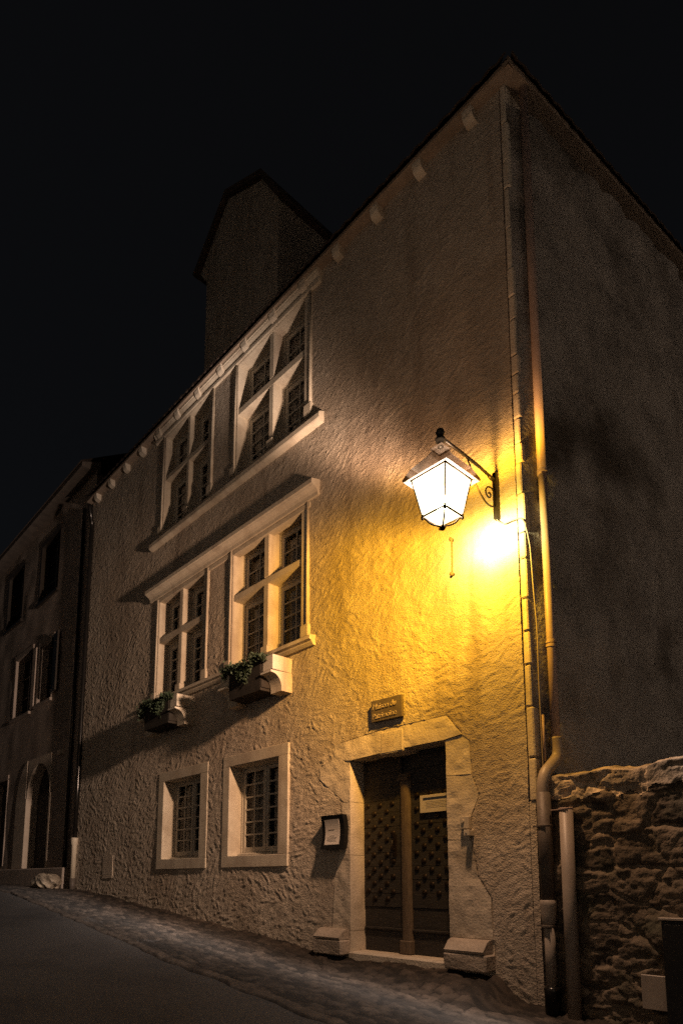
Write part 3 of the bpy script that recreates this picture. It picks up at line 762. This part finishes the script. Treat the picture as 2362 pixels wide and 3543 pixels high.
down = smooth(Z_, -.90, -.58, .32, 1.0)                       # less light straight down
hotc = smooth(pos, .75, 1.0, 0, .35)                            # added boost for the white hot spot on the wall
front = mth('MULTIPLY', smooth(Y_, -.75, -.2, 3.6, 0.0), smooth(mth('ABSOLUTE', Z_), .25, .6, 1.0, 0.0))  # extra beam at the house opposite, returned as fill
side_ = mth('MULTIPLY', smooth(X_, .55, .8, 0.0, 32.0), smooth(mth('ABSOLUTE', Z_), .2, .45, 1.0, 0.0))  # extra beam to the right, bounced back onto the side wall
mid_ = mth('ADD', 1.0, mth('MULTIPLY', smooth(pos, .13, .32, 0.0, .65), smooth(pos, .50, .80, 1.0, 0.0)))
down = mth('MULTIPLY', down, mid_)
up_f = mth('ADD', smooth(Z_, .28, .52, 1.0, .28), mth('MULTIPLY', smooth(Z_, .58, .70, 0.0, 1.5), smooth(Z_, .70, .90, 1.0, 0.0)))
st = mth('ADD', mth('MULTIPLY', mth('MULTIPLY', mth('ADD', mth('DIVIDE', 1.0, c_), hotc), down), up_f), mth('ADD', front, side_))
L.new(st, em.inputs['Strength'])
dn = mth('MAXIMUM', mth('MULTIPLY', Z_, -1.0), 0.0)
t_ = mth('MULTIPLY', mth('MULTIPLY', mth('MULTIPLY', pos, smooth(Z_, .25, .80, 1.0, .42)), smooth(X_, .35, .65, 1.0, 0.0)), mth('SUBTRACT', 1.0, mth('MULTIPLY', dn, .32)))
cr = N.nodes.new('ShaderNodeValToRGB'); L.new(t_, cr.inputs[0])
cr.color_ramp.elements[0].position = .0; cr.color_ramp.elements[0].color = (1, .86, .78, 1)
cr.color_ramp.elements[1].position = 1.0; cr.color_ramp.elements[1].color = (1, .88, .50, 1)
for p_, q_ in ((.09, (1, .67, .47)), (.17, (1, .57, .32)), (.25, (1, .49, .10)), (.33, (1, .465, .022)), (.50, (1, .48, .014)), (.72, (1, .54, .022)), (.88, (1, .68, .11))):
    e_ = cr.color_ramp.elements.new(p_); e_.color = (*q_, 1)
L.new(cr.outputs[0], em.inputs['Color'])
lo = bpy.data.objects.new('lantern_light', ld); COL.objects.link(lo); lo.parent = lan; lo.location = Vector((LX, LY+.02, 3.40))-Vector(lan.location)

# ------------------------------------------------------------------ cable
cb = MB().tube(smoothpts([(-3.467, 5.475, 3.685), (-3.448, 5.472, 3.655), (-3.384, 5.472, 3.605), (-3.276, 5.474, 3.597), (-3.19, 5.47, 3.575), (-3.15, 5.475, 3.50), (-3.135, 5.52, 3.30), (-3.13, 5.53, 3.1), (-3.128, 5.545, 2.8), (-3.12, 5.56, 2.4), (-3.12, 5.55, 1.9), (-3.12, 5.555, 1.2), (-3.12, 5.555, .9)]), .007, 6).make('cable', M_pvcd, None, True, loc=(-3.47, 5.47, 3.68))
tag(cb, 'thin brown cable running from the lantern bar round the house corner', 'cable')

# ------------------------------------------------------------------ drainpipes
def ring(mb, cx, cy, z, r_, h_=.03, seg=20):
    mb.lathe([(r_, z), (r_+.006, z+.004), (r_+.006, z+h_-.004), (r_, z+h_)], cx, cy, seg)
pA = thing('drainpipe', (-3.05, 5.41, -1.17), 'tall drainpipe at the house corner with an elbow above the garden wall', 'drainpipe')
pts = [(-3.055, 5.69, 8.72), (-3.055, 5.69, 1.45)]
MB().tube([(-3.055, 5.69, z_) for z_ in (8.78, 4.08)], .046, 18).make('upper_pipe', M_pvc, pA, True)
MB().tube([(-3.050, 5.69, 4.10), (-3.05, 5.69, 2.5), (-3.05, 5.69, 1.30)], .044, 18).make('upper_pipe', M_pvc, pA, True)
mb = MB(); mb.tube(smoothpts([(-3.05, 5.69, 1.34), (-3.045, 5.69, 1.22), (-3.04, 5.66, 1.13), (-3.04, 5.56, 1.05), (-3.045, 5.46, .97), (-3.05, 5.415, .86), (-3.05, 5.41, .72)], 5), .056, 18); mb.make('elbow', M_pvcd, pA, True)
MB().tube([(-3.05, 5.41, .78), (-3.05, 5.41, -.19)], .064, 18).make('lower_pipe', M_cast, pA, True)
MB().lathe([(.052, -.42), (.060, -.40), (.068, -.33), (.072, -.24), (.072, -.20), (.060, -.195)], -3.05, 5.41, 20).make('collar', M_pvcd, pA, True)
MB().tube([(-3.05, 5.41, -.40), (-3.05, 5.41, -.98)], .047, 18).make('bottom_pipe', M_pvcd, pA, True)
MB().lathe([(.068, -1.20), (.070, -1.0), (.075, -.97), (.06, -.95)], -3.05, 5.41, 18).make('foot', M_darkp, pA, True)
for z_, yy, rr in ((4.10, 5.69, .048), (2.28, 5.69, .047), (2.24, 5.69, .047), (.46, 5.41, .068), (-.44, 5.41, .062)):
    mb = MB(); ring(mb, -3.05, yy, z_, rr, .022 if z_ < 1 else .035)
    mb.box(-3.17, -3.09, yy-.006, yy+.006, z_+.004, z_+.02); mb.make('clamp', M_cast if z_ < 1 else M_pvc, pA, 40)
pB = thing('drainpipe', (-2.85, 5.41, -1.2), 'short straight grey drainpipe standing against the garden wall', 'drainpipe')
MB().tube([(-2.835, 5.41, .62), (-2.85, 5.41, -1.2)], .059, 20).make('pipe', M_pvcd, pB, True)
mb = MB(); ring(mb, -2.836, 5.41, .60, .06, .02); mb.box(-2.98, -2.88, 5.40, 5.408, .606, .616); mb.make('clamp', M_pvc, pB, 40)
MB().tube([(-3.10, 5.56, 1.10), (-3.10, 5.56, 1.55)], .012, 8).make('conduit', M_pvc, pA, True)
# at the far end of the house
pC = thing('drainpipe', (-14.2, 5.44, -.2), 'slim dark drainpipe with a pale foot between the two houses', 'drainpipe')
MB().tube(smoothpts([(-14.10, 5.30, 8.55), (-14.15, 5.36, 8.35), (-14.25, 5.44, 8.15), (-14.25, 5.44, 7.9)], 4)+[Vector((-14.25, 5.44, z_)) for z_ in (6, 4, 2, .88)], .045, 14).make('pipe', M_darkp, pC, True)
MB().lathe([(.052, -.0), (.056, .72), (.072, .76), (.078, .86), (.074, .89), (.05, .89)], -14.25, 5.44, 16).make('pale_foot', M_plastic, pC, True)
MB().tube([(-14.25, 5.44, .02), (-14.25, 5.44, -.3)], .06, 12).make('foot', M_cast, pC, True)
for z_ in (6.4, 4.4, 2.2):
    mb = MB(); ring(mb, -14.25, 5.44, z_, .047, .03, 14); mb.box(-14.26, -14.24, 5.48, 5.56, z_+.005, z_+.025); mb.make('clamp', M_darkp, pC, 40)
pD = thing('drainpipe', (-14.95, 5.5, -.2), 'slim dark drainpipe on the end of the neighbouring house', 'drainpipe')
MB().tube([(-14.93, 5.50, 8.9), (-14.93, 5.50, 4), (-14.95, 5.5, .2)], .04, 14).make('pipe', M_darkp, pD, True)
for z_ in (6.9, 5.2, 2.9):
    mb = MB(); ring(mb, -14.94, 5.50, z_, .042, .03, 14); mb.box(-14.95, -14.93, 5.53, 5.62, z_+.005, z_+.025); mb.make('clamp', M_darkp, pD, 40)

# ------------------------------------------------------------------ signs and small things on the wall
pq = thing('wall_plaque', (-5.03, 5.48, 1.97), 'brown metal plaque reading Maison du Patrimoine above the door', 'plaque')
MB().prism([(-5.265, 1.845), (-4.785, 1.835), (-4.79, 2.09), (-5.27, 2.10)], 5.435, 5.475, 'y').make('plate', M_plaque, pq)
def text(s, x, z_, size, y, mt, parent, name, ext=.002, sx=1.0, align='LEFT', shear=0):
    cu = bpy.data.curves.new(name, 'FONT'); cu.body = s; cu.size = size; cu.extrude = ext; cu.align_x = align; cu.shear = shear
    cu.resolution_u = 3; cu.bevel_depth = .0006 if ext > .001 else 0
    cu.materials.append(mt); o = bpy.data.objects.new(name, cu); COL.objects.link(o)
    o.rotation_euler = (R(90), 0, 0); o.scale = (sx, 1, 1); o.parent = parent
    o.location = Vector((x, y, z_))-root_loc(parent)
    bpy.context.view_layer.update(); me = bpy.data.meshes.new_from_object(o.evaluated_get(bpy.context.evaluated_depsgraph_get()))
    me.materials.clear(); me.materials.append(mt)
    q = bpy.data.objects.new(name, me); COL.objects.link(q); q.parent = parent; q.location = o.location; q.rotation_euler = o.rotation_euler; q.scale = o.scale
    bpy.data.objects.remove(o); return q
text('Maison du', -5.245, 1.985, .098, 5.431, M_letters, pq, 'lettering', .004, .92, shear=.15)
text('Patrimoine', -5.245, 1.872, .094, 5.431, M_letters, pq, 'lettering', .004, .92, shear=.15)

mn = thing('notice_case', (-5.95, 5.48, .57), 'black glazed notice case with bowed front left of the door', 'notice case')
# frame: bowed inwards in the middle (concave), open front with sheet
def bow(z_): return 5.395+.035*math.sin(math.pi*(z_-.36)/.42)
zz = np.linspace(.36, .78, 13)
def strip(xa, xb, za, zb, dy, th, nm, mt, par):
    V = []; Fc = []; z_l = np.linspace(za, zb, 13)
    for z_ in z_l:
        y = bow(z_)+dy; V += [(xa, y, z_), (xb, y, z_), (xb, y+th, z_), (xa, y+th, z_)]
    for i in range(12):
        for k in range(4):
            a = i*4+k; b_ = i*4+(k+1) % 4; Fc.append((a, b_, b_+4, a+4))
    Fc += [(3, 2, 1, 0), (48, 49, 50, 51)]
    return link_mesh(nm, V, Fc, mt, par)
fr = MB()
V = []
case = strip(-6.135, -5.735, .36, .78, 0, .075, 'case', M_black, mn)
strip(-6.075, -5.815, .415, .725, -.004, .004, 'sheet', M_paper, mn)
for z_, a, b_ in ((.60, -6.02, -5.90), (.592, -6.02, -5.92), (.52, -6.0, -5.9), (.50, -6.04, -5.86), (.485, -6.03, -5.87), (.47, -6.04, -5.88), (.455, -6.02, -5.86)):
    MB().box(a, b_, bow(z_)-.0055, bow(z_)-.0045, z_, z_+.004).make('printed_line', M_ink, mn)

nt_ = thing('door_notice', (-4.5, yd-.06, .84), 'white paper notice with a dark blue header on the right door leaf', 'notice')
yn = yd-.080
MB().bbox(-4.76, -4.30, yn, yn+.012, .735, .935, .002).make('sheet', M_paper, nt_)
MB().box(-4.715, -4.34, yn-.0015, yn-.0003, .878, .905).make('header', M_blue, nt_)
for i in range(5):
    z_ = .853-.0165*i; MB().box(-4.68+.012*(i % 2), -4.36-.02*(i % 3), yn-.0012, yn-.0003, z_, z_+.003).make('printed_line', M_ink, nt_)

bl = thing('door_bell', (-3.965, 5.47, .56), 'square cream doorbell with a round button right of the door', 'doorbell')
MB().bbox(-4.02, -3.91, 5.435, 5.49, .50, .625, .004).make('plate', M_plastic, bl)
o = MB().tube([(-3.98, 5.438, .577), (-3.98, 5.420, .577)], [.020, .018], 16).make('button', M_plastic, bl, 40)
lk = thing('switch_box', (-3.915, 5.46, .455), 'small cream switch box just below the doorbell', 'switch')
MB().bbox(-3.95, -3.885, 5.400, 5.49, .425, .485, .004).make('cover', M_plastic, lk)
MB().box(-3.93, -3.905, 5.396, 5.4005, .448, .462).make('slot', M_paint, lk)

ir = thing('iron_hook', (-4.055, 5.48, 3.55), 'old rusty iron rod with two eyes fixed on the bright wall below the lantern', 'hook')
M_rust = mat('rust', (.30, .20, .09), (.16, .10, .045), 30, .9, .002, 90)
MB().tube(smoothpts([(-4.055, 5.478, 3.70), (-4.05, 5.472, 3.55), (-4.055, 5.476, 3.40), (-4.058, 5.474, 3.31)]), .010, 6).make('rod', M_rust, ir, True)
MB().tube([(-4.055, 5.50, 3.70), (-4.055, 5.452, 3.705)], .018, 8).make('eye', M_rust, ir, True)
MB().tube([(-4.058, 5.50, 3.30), (-4.058, 5.452, 3.295)], .020, 8).make('eye', M_rust, ir, True)

# ------------------------------------------------------------------ flower boxes
def plants(x0, x1, n, zt, seed, spread=.17):
    r_ = random.Random(seed); V = []; Fc = []
    for _ in range(n):
        x = r_.uniform(x0-.12, x1+.05); yy = 5.25+r_.gauss(0, .075)
        hump = .55+.45*math.sin((x-x0)*9+seed); u = r_.random()
        z_ = zt-.06+u*u*spread*hump
        if r_.random() < .38: yy = 5.12+r_.gauss(0, .025); z_ = zt-r_.uniform(.02, .30)*hump
        c = Vector((x, yy, z_))
        if r_.random() < .55:
            for k in range(3):
                c2 = c+Vector((r_.gauss(0, .02), r_.gauss(0, .02), r_.gauss(0, .02)))
                lf(V, Fc, c2, r_, .022)
        else: lf(V, Fc, c, r_, .03)
    return V, Fc
def lf(V, Fc, c, r_, s):
    d = Vector((r_.gauss(0, 1), r_.gauss(0, 1), r_.gauss(.3, .8))).normalized(); a = d.orthogonal().normalized(); b_ = d.cross(a)
    an = r_.uniform(0, 6.28); a, b_ = a*math.cos(an)+b_*math.sin(an), b_*math.cos(an)-a*math.sin(an)
    l = s*r_.uniform(.7, 1.5); w_ = l*.42; n = len(V)
    V.extend([tuple(c-a*l), tuple(c-a*.2*l+b_*w_+d*.004), tuple(c+a*l), tuple(c-a*.2*l-b_*w_+d*.004)])
    Fc.append((n, n+1, n+2)); Fc.append((n, n+2, n+3))
for (x0, x1, lab, sd_, zt, n_) in ((-7.92, -6.88+.0, 'long flower box with leafy green plants under the right first-floor window', 4, 3.09, 1300), (-10.61, -9.735, 'flower box with drooping dark plants under the left first-floor window', 9, 3.08, 2200)):
    fb = thing('flower_box', ((x0+x1)/2, 5.3, 2.84), lab, 'flower box', 'flower boxes under the first floor windows')
    xe = x1-.255 if sd_ == 4 else x1
    mb = MB(); mb.prism([(5.15, 3.02), (5.158, 2.60), (5.44, 2.60), (5.46, 3.02), (5.44, 3.02), (5.42, 2.64), (5.18, 2.64), (5.17, 3.02)], x0+.02, xe)  # trough carried down extra low to cast the wide shadow on the wall
    mb.box(x0+.0, x0+.02, 5.162, 5.455, 2.64, 3.02); mb.box(xe, xe+.02, 5.162, 5.455, 2.64, 3.02)
    mb.make('trough', M_soil, fb)
    MB().box(x0+.025, xe-.005, 5.19, 5.40, 2.66, 2.99).make('soil', M_soil, fb)
    V, Fc = plants(x0, xe+.08, n_, zt, sd_); link_mesh('foliage', V, Fc, M_leaf, fb)
    mb = MB(); r_ = random.Random(sd_)
    for _ in range(26):
        x = r_.uniform(x0, xe); mb.tube(smoothpts([(x, 5.28, 2.97), (x+r_.gauss(0, .03), 5.25, 3.04), (x+r_.gauss(0, .06), 5.22+r_.gauss(0, .05), 3.06+r_.random()*.12)], 3), .0025, 4)
    mb.make('stems', M_leaf, fb)

# ------------------------------------------------------------------ GARDEN WALL
gwl = thing('garden_wall', (-1.2, 5.7, -1.3), 'low rubble garden wall with a pale lichened coping beside the house', 'garden wall')
def wtop(x): return .93+.03*np.sin(x*3.1)+(vn(np.asarray(x)/.25, np.asarray(x)*0+2.5, 5)-.5)*.07
xs5 = np.arange(-3.05, 1.8, .016); zs5 = np.linspace(0, 1, 190)
X5 = np.repeat(xs5[:, None], len(zs5), 1); top = wtop(X5); zb = -1.65
Z5 = zb+(top-zb)*zs5[None, :]
wx = X5+.05*(vn(X5/.2, Z5/.2, 3)-.5); wz = Z5+.05*(vn(X5/.2, Z5/.2, 4)-.5)
b5, i5, f5 = cells(wx, wz, .19, .095, 16, 1.0)
b6, i6, f6 = cells(wx+5, wz+3, .42, .28, 18, 1.0)
big = np.clip((vn(X5/.7, Z5/.45, 8)-.52)*9, 0, 1)
h5 = (np.clip(b5*5.0, 0, 1)**.6*.024*(.35+i5))*(1-big)+(np.clip(b6*6, 0, 1)**.6*.042*(.45+i6))*big+(vn(X5/.05, Z5/.04, 7)-.5)*.018+(vn(X5/.018, Z5/.015, 9)-.5)*.012
rock = vn(X5/.12, Z5/.07, 11); h5 += np.where(rock > .66, -.022, 0)*(Z5 < top-.02)
h5 += .03*np.exp(-((X5+2.02)/.16)**2-((Z5+.46)/.14)**2)*2.5
Y5 = 5.50-h5*1.0
i5v = np.where(big > .5, np.where(b6 < .06, .9, i6), np.where(b5 < .10, .85, i5*.9))
capm = zs5[None, :] > (.92+0*X5+(vn(X5/.1, X5*0, 2)-.5)*.03)
mk = np.ones((len(xs5)-1, len(zs5)-1), bool)
grid_mesh('stone_face', np.stack([X5, Y5, Z5], 2), mk & ~capm[:-1, :-1], M_rubble, gwl, col=i5v)
cp = grid_mesh('coping', np.stack([X5, Y5-.006, Z5], 2), mk & capm[:-1, :-1], M_cap, gwl, col=i5v)
# top surface, rounded back
ys5 = np.linspace(0, 1, 18); X6 = np.repeat(xs5[:, None], 18, 1); base_y = (Y5[:, -1]-.006)[:, None]
Y6 = base_y+(5.95-base_y)*ys5[None, :]; Z6 = wtop(X6)+.05*np.sin(np.pi*ys5)[None, :]+(vn(X6/.05, Y6/.05, 9)-.5)*.03*np.sin(np.pi*ys5)[None, :]
grid_mesh('coping', np.stack([X6, Y6, Z6], 2), np.ones((len(xs5)-1, 17), bool), M_cap, gwl, col=vn(X6/.1, Y6/.1, 3))
MB().box(-3.05, 1.78, 5.6, 5.95, -1.65, .86).make('core', M_rubble, gwl)
# grass tufts and dry stalks on the coping
V = []; Fc = []; r_ = random.Random(3)
for _ in range(900):
    x = r_.uniform(-2.6, 1.7); yy = r_.uniform(5.42, 5.9); z_ = float(wtop(x))+.02; a = r_.uniform(0, 6.28); l = r_.uniform(.01, .035)*(1.6 if r_.random() < .06 else 1)
    d = Vector((math.cos(a)*l*2.2, math.sin(a)*l*1.2, l*r_.uniform(.1, 1))); s = Vector((-math.sin(a), math.cos(a), 0))*.0016; c = Vector((x, yy, z_)); n = len(V)
    V += [tuple(c-s), tuple(c+s), tuple(c+d)]; Fc.append((n, n+1, n+2))
gt = link_mesh('wall_grass', V, Fc, M_moss, None, loc=(-.5, 5.7, .93)); tag(gt, 'thin dry grass and moss on top of the garden wall', kind='stuff')
# utility plate and dark panel at the frame's right
up_ = thing('cover_plate', (-2.14, 5.42, -1.02), 'pale rectangular cover plate at the foot of the garden wall', 'cover plate')
MB().bbox(-2.265, -2.03, 5.40, 5.425, -1.03, -.765, .004).make('plate', M_pvcd, up_)
MB().bbox(-2.255, -2.04, 5.425, 5.50, -1.02, -.775, .003).make('back_box', M_cast, up_)
pn = thing('dark_upright_panel', (-1.7, 5.38, -1.3), 'dark upright panel against the garden wall at the right edge', 'cabinet')
MB().bbox(-2.065, -1.45, 5.36, 5.50, -1.3, -.33, .006).make('body', M_black, pn)
MB().bbox(-2.08, -1.43, 5.345, 5.50, -.33, -.31, .003).make('top_strip', M_pvcd, pn)
MB().bbox(-2.045, -1.47, 5.352, 5.362, -1.2, -.36, .002).make('door', M_black, pn)  # flat dark sheet over the panel's front

# ------------------------------------------------------------------ NEIGHBOUR
nb = thing('neighbour_house', (-20, 5.6, -.1), 'dark unlit house with arched door uphill on the left', 'house')
YN = 5.57
NO = [(-18.12, -16.62, 7.47, 9.18), (-21.0, -19.47, 7.5, 9.25), (-17.78, -16.62, 4.55, 6.18), (-19.75, -18.22, 4.5, 6.3), (-20.95, -19.66, .36, 2.83), (-24.2, -22.8, 7.5, 9.25), (-23.6, -22.2, 4.5, 6.3)]
ax0, ax1, azs, az0 = -18.05, -16.22, 2.1, .27
xs6 = lines(-30, -14.46, .12, [v for o in NO for v in o[:2]]+[ax0, ax1]); zs6 = lines(-.4, 9.75, .12, [v for o in NO for v in o[2:]]+[azs, az0, 3.02])
X, Z = np.meshgrid(xs6, zs6, indexing='ij')
xc = .5*(xs6[:-1]+xs6[1:])[:, None]; zc = .5*(zs6[:-1]+zs6[1:])[None, :]
mk = np.ones((len(xs6)-1, len(zs6)-1), bool)
for a, b_, c, d in NO+[(ax0, ax1, az0, 3.02)]: mk &= ~((xc > a) & (xc < b_) & (zc > c) & (zc < d))
grid_mesh('wall', np.stack([X, YN-(vn(X/.5, Z/.5, 4)-.5)*.03, Z], 2), mk, M_darkwall, nb)
for (a, b_, c, d) in NO:
    isdoor = c < 1
    mb = MB(); k = .10 if not isdoor else .05
    mb.bbox(a-.0, a+k, YN-.02, YN+.28, c, d, .006); mb.bbox(b_-.03, b_, YN-.02, YN+.28, c, d, .006)
    mb.bbox(a, b_, YN-.022, YN+.28, d-.05, d+.10, .006)
    if not isdoor: mb.bbox(a-.04, b_+.04, YN-.06, YN+.28, c-.08, c, .006)
    win = mb.make('door' if isdoor else 'window', M_shut if c > 7 else M_darkwall, nb)
    MB().quad((a+k, YN+.22, c), (b_-.03, YN+.22, c), (b_-.03, YN+.22, d-.05), (a+k, YN+.22, d-.05)).make('pane' if not isdoor else 'panel', M_dark if not isdoor else M_wood, win)
    if not isdoor:
        mid = (a+b_)/2; s = MB()
        s.box(mid-.03, mid+.03, YN+.17, YN+.218, c, d-.05)
        for q in (.33, .66): s.box(a+k, b_-.03, YN+.175, YN+.218, c+(d-c)*q-.012, c+(d-c)*q+.012)
        s.make('sash', M_shut, win)
# open shutters of the first floor
for xh, yy0, lab in ((-16.58, YN-.03, 0), (-18.0, YN-.03, 1)):
    mb = MB()
    if lab == 0:
        mb.prism([(xh, YN-.03), (xh, YN-.07), (xh+.50, YN-.13), (xh+.50, YN-.09)], 4.62, 6.16, 'z')
    else:
        mb.prism([(xh-.10, YN-.02), (xh+.12, YN-.02), (xh+.12, YN-.05), (xh-.10, YN-.05)], 4.5, 6.2, 'z')
    mb.make('shutter', M_shut if lab == 0 else M_darkwall, nb)
MB().tube([(-16.56, YN-.085, 4.75), (-16.56, YN-.085, 6.1)], .012, 8).make('shutter_bar', M_darkp, nb, True)
# arched doorway
def arch(cx, r_, zs_, k=14): return [(cx+r_*math.cos(a), zs_+r_*math.sin(a)) for a in np.linspace(0, math.pi, k)]
cx = (ax0+ax1)/2; ri_ = (ax1-ax0)/2
inner = arch(cx, ri_*.90, azs); outer = [(ax1, 3.02), (ax1, azs)]
mb = MB()
# spandrels over the arch
pol = [(ax1, azs)]+[(x_, z_) for x_, z_ in arch(cx, ri_*.9, azs)]+[(ax0, azs), (ax0, 3.1), (ax1, 3.1)]
half1 = [(ax1, azs)]+arch(cx, ri_*.90, azs)[:8]+[(cx, 3.1), (ax1, 3.1)]
mb = MB()
pts_ = arch(cx, ri_*.9, azs, 17)
for i in range(16):
    p, q = pts_[i], pts_[i+1]
    mb.prism([(p[0], p[1]), (q[0], q[1]), (q[0], 3.1), (p[0], 3.1)], YN-.02, YN+.3, 'y')
mb.bbox(ax0-.75, ax0+.09, YN-.03, YN+.3, az0, azs, .01); mb.bbox(ax1-.09, ax1+.02, YN-.03, YN+.3, az0, azs, .01)
for s_ in (-1,):
    mb.prism([(ax0-.75, azs), (ax0+.001, azs), (ax0+.001, 3.1), (ax0-.3, 2.95), (ax0-.62, 2.6)], YN-.025, YN+.3, 'y')
ad = mb.make('arched_doorway', M_nstone, nb)
MB().quad((ax0, YN+.26, az0), (ax1, YN+.26, az0), (ax1, YN+.26, 3.05), (ax0, YN+.26, 3.05)).make('door', M_wood, ad)
MB().box(-17.1, -17.04, YN+.2, YN+.26, az0, 2.9).make('door_edge', M_black, ad)
# plinth step, ledge, roof
MB().bbox(-30, -14.7, 5.38, YN+.3, -.45, .26, .02).make('plinth', M_darkwall, nb)
MB().bbox(-15.85, -15.55, 5.52, YN+.02, 2.95, 3.07, .006).make('ledge', M_nstone, nb)
MB().prism([(5.22, 9.70), (5.22, 9.80), (YN+.1, 10.0), (YN+.1, 9.70)], -30, -14.5).make('eave', M_darkeave, nb)
mb = MB(); mb.quad((-30, 5.18, 9.80), (-14.45, 5.18, 9.80), (-14.45, 10, 12.9), (-30, 10, 12.9)); mb.quad((-30, 10, 12.9), (-14.45, 10, 12.9), (-14.45, 15, 9.8), (-30, 15, 9.8))
mb.make('roof', M_tile, nb)
MB().box(-14.47, -14.37, 5.60, 10, -.3, 9.6).make('party_wall', M_tile, nb)

# rubbish bag
import bmesh
bm = bmesh.new(); bmesh.ops.create_icosphere(bm, subdivisions=4, radius=1)
for v in bm.verts:
    d = v.co.copy(); n = float(vn(np.array([d.x*3+4+d.z]), np.array([d.y*3+d.z*2]), 3)[0]-.5)*.35+float(vn(np.array([d.x*8+d.z*3]), np.array([d.y*8+9]), 6)[0]-.5)*.16
    v.co = Vector((d.x*.44*(1+n), d.y*.26*(1+n), max(d.z, -.75)*.19*(1+n)+.12))
me = bpy.data.meshes.new('plastic_bag'); bm.to_mesh(me); bm.free()
M_bag = mat('thin_plastic', (.30, .24, .17), (.10, .08, .06), 5, .16, .004, 14, spec=.8); me.materials.append(M_bag)
bag = bpy.data.objects.new('plastic_bag', me); COL.objects.link(bag); bag.location = (-14.85, 5.12, float(gz(-14.85))+.0)
tag(bag, 'crumpled shiny plastic rubbish bag on the pavement by the drainpipe', 'rubbish bag')

# ------------------------------------------------------------------ house across the street, behind the camera: returns the lantern's light
op = thing('opposite_house', (-6, -3, -.8), 'pale rendered house across the street behind the photographer', 'house')
MB().box(-24, 16, -3.4, -3.0, -4, 7.5).make('wall', M_stucco, op)
MB().prism([(-2.8, 7.5), (-2.8, 7.6), (-8, 10.5), (-8, 7.5)], -24, 16).make('roof', M_tile, op)
for xx in (-18, -13, -8, -3, 2):
    o = MB().bbox(xx-.6, xx+.6, -3.02, -2.97, 2.6, 4.4, .01).make('window', M_stone, op)
    MB().quad((xx-.45, -2.965, 2.75), (xx+.45, -2.965, 2.75), (xx+.45, -2.965, 4.25), (xx-.45, -2.965, 4.25)).make('pane', M_dark, o)

eh = thing('added_bounce_house', (8, 14, -1.5), 'added unseen pale house beyond the garden, returning lantern light to the side wall', 'house')
MB().box(8.0, 8.4, 6.5, 24, -3, 8.5).make('wall', M_stucco, eh)  # unseen wall put in to return lantern light to the side wall
MB().prism([(7.8, 8.5), (7.8, 8.6), (13, 11.5), (13, 8.5)], 6.4, 24.1, 'y').make('roof', M_tile, eh)
for yy in (9, 13, 17, 21):
    o = MB().bbox(7.97, 8.02, yy-.6, yy+.6, 3.2, 4.9, .01).make('window', M_stone, eh)
    MB().quad((7.965, yy-.45, 3.35), (7.965, yy+.45, 3.35), (7.965, yy+.45, 4.75), (7.965, yy-.45, 4.75)).make('pane', M_dark, o)
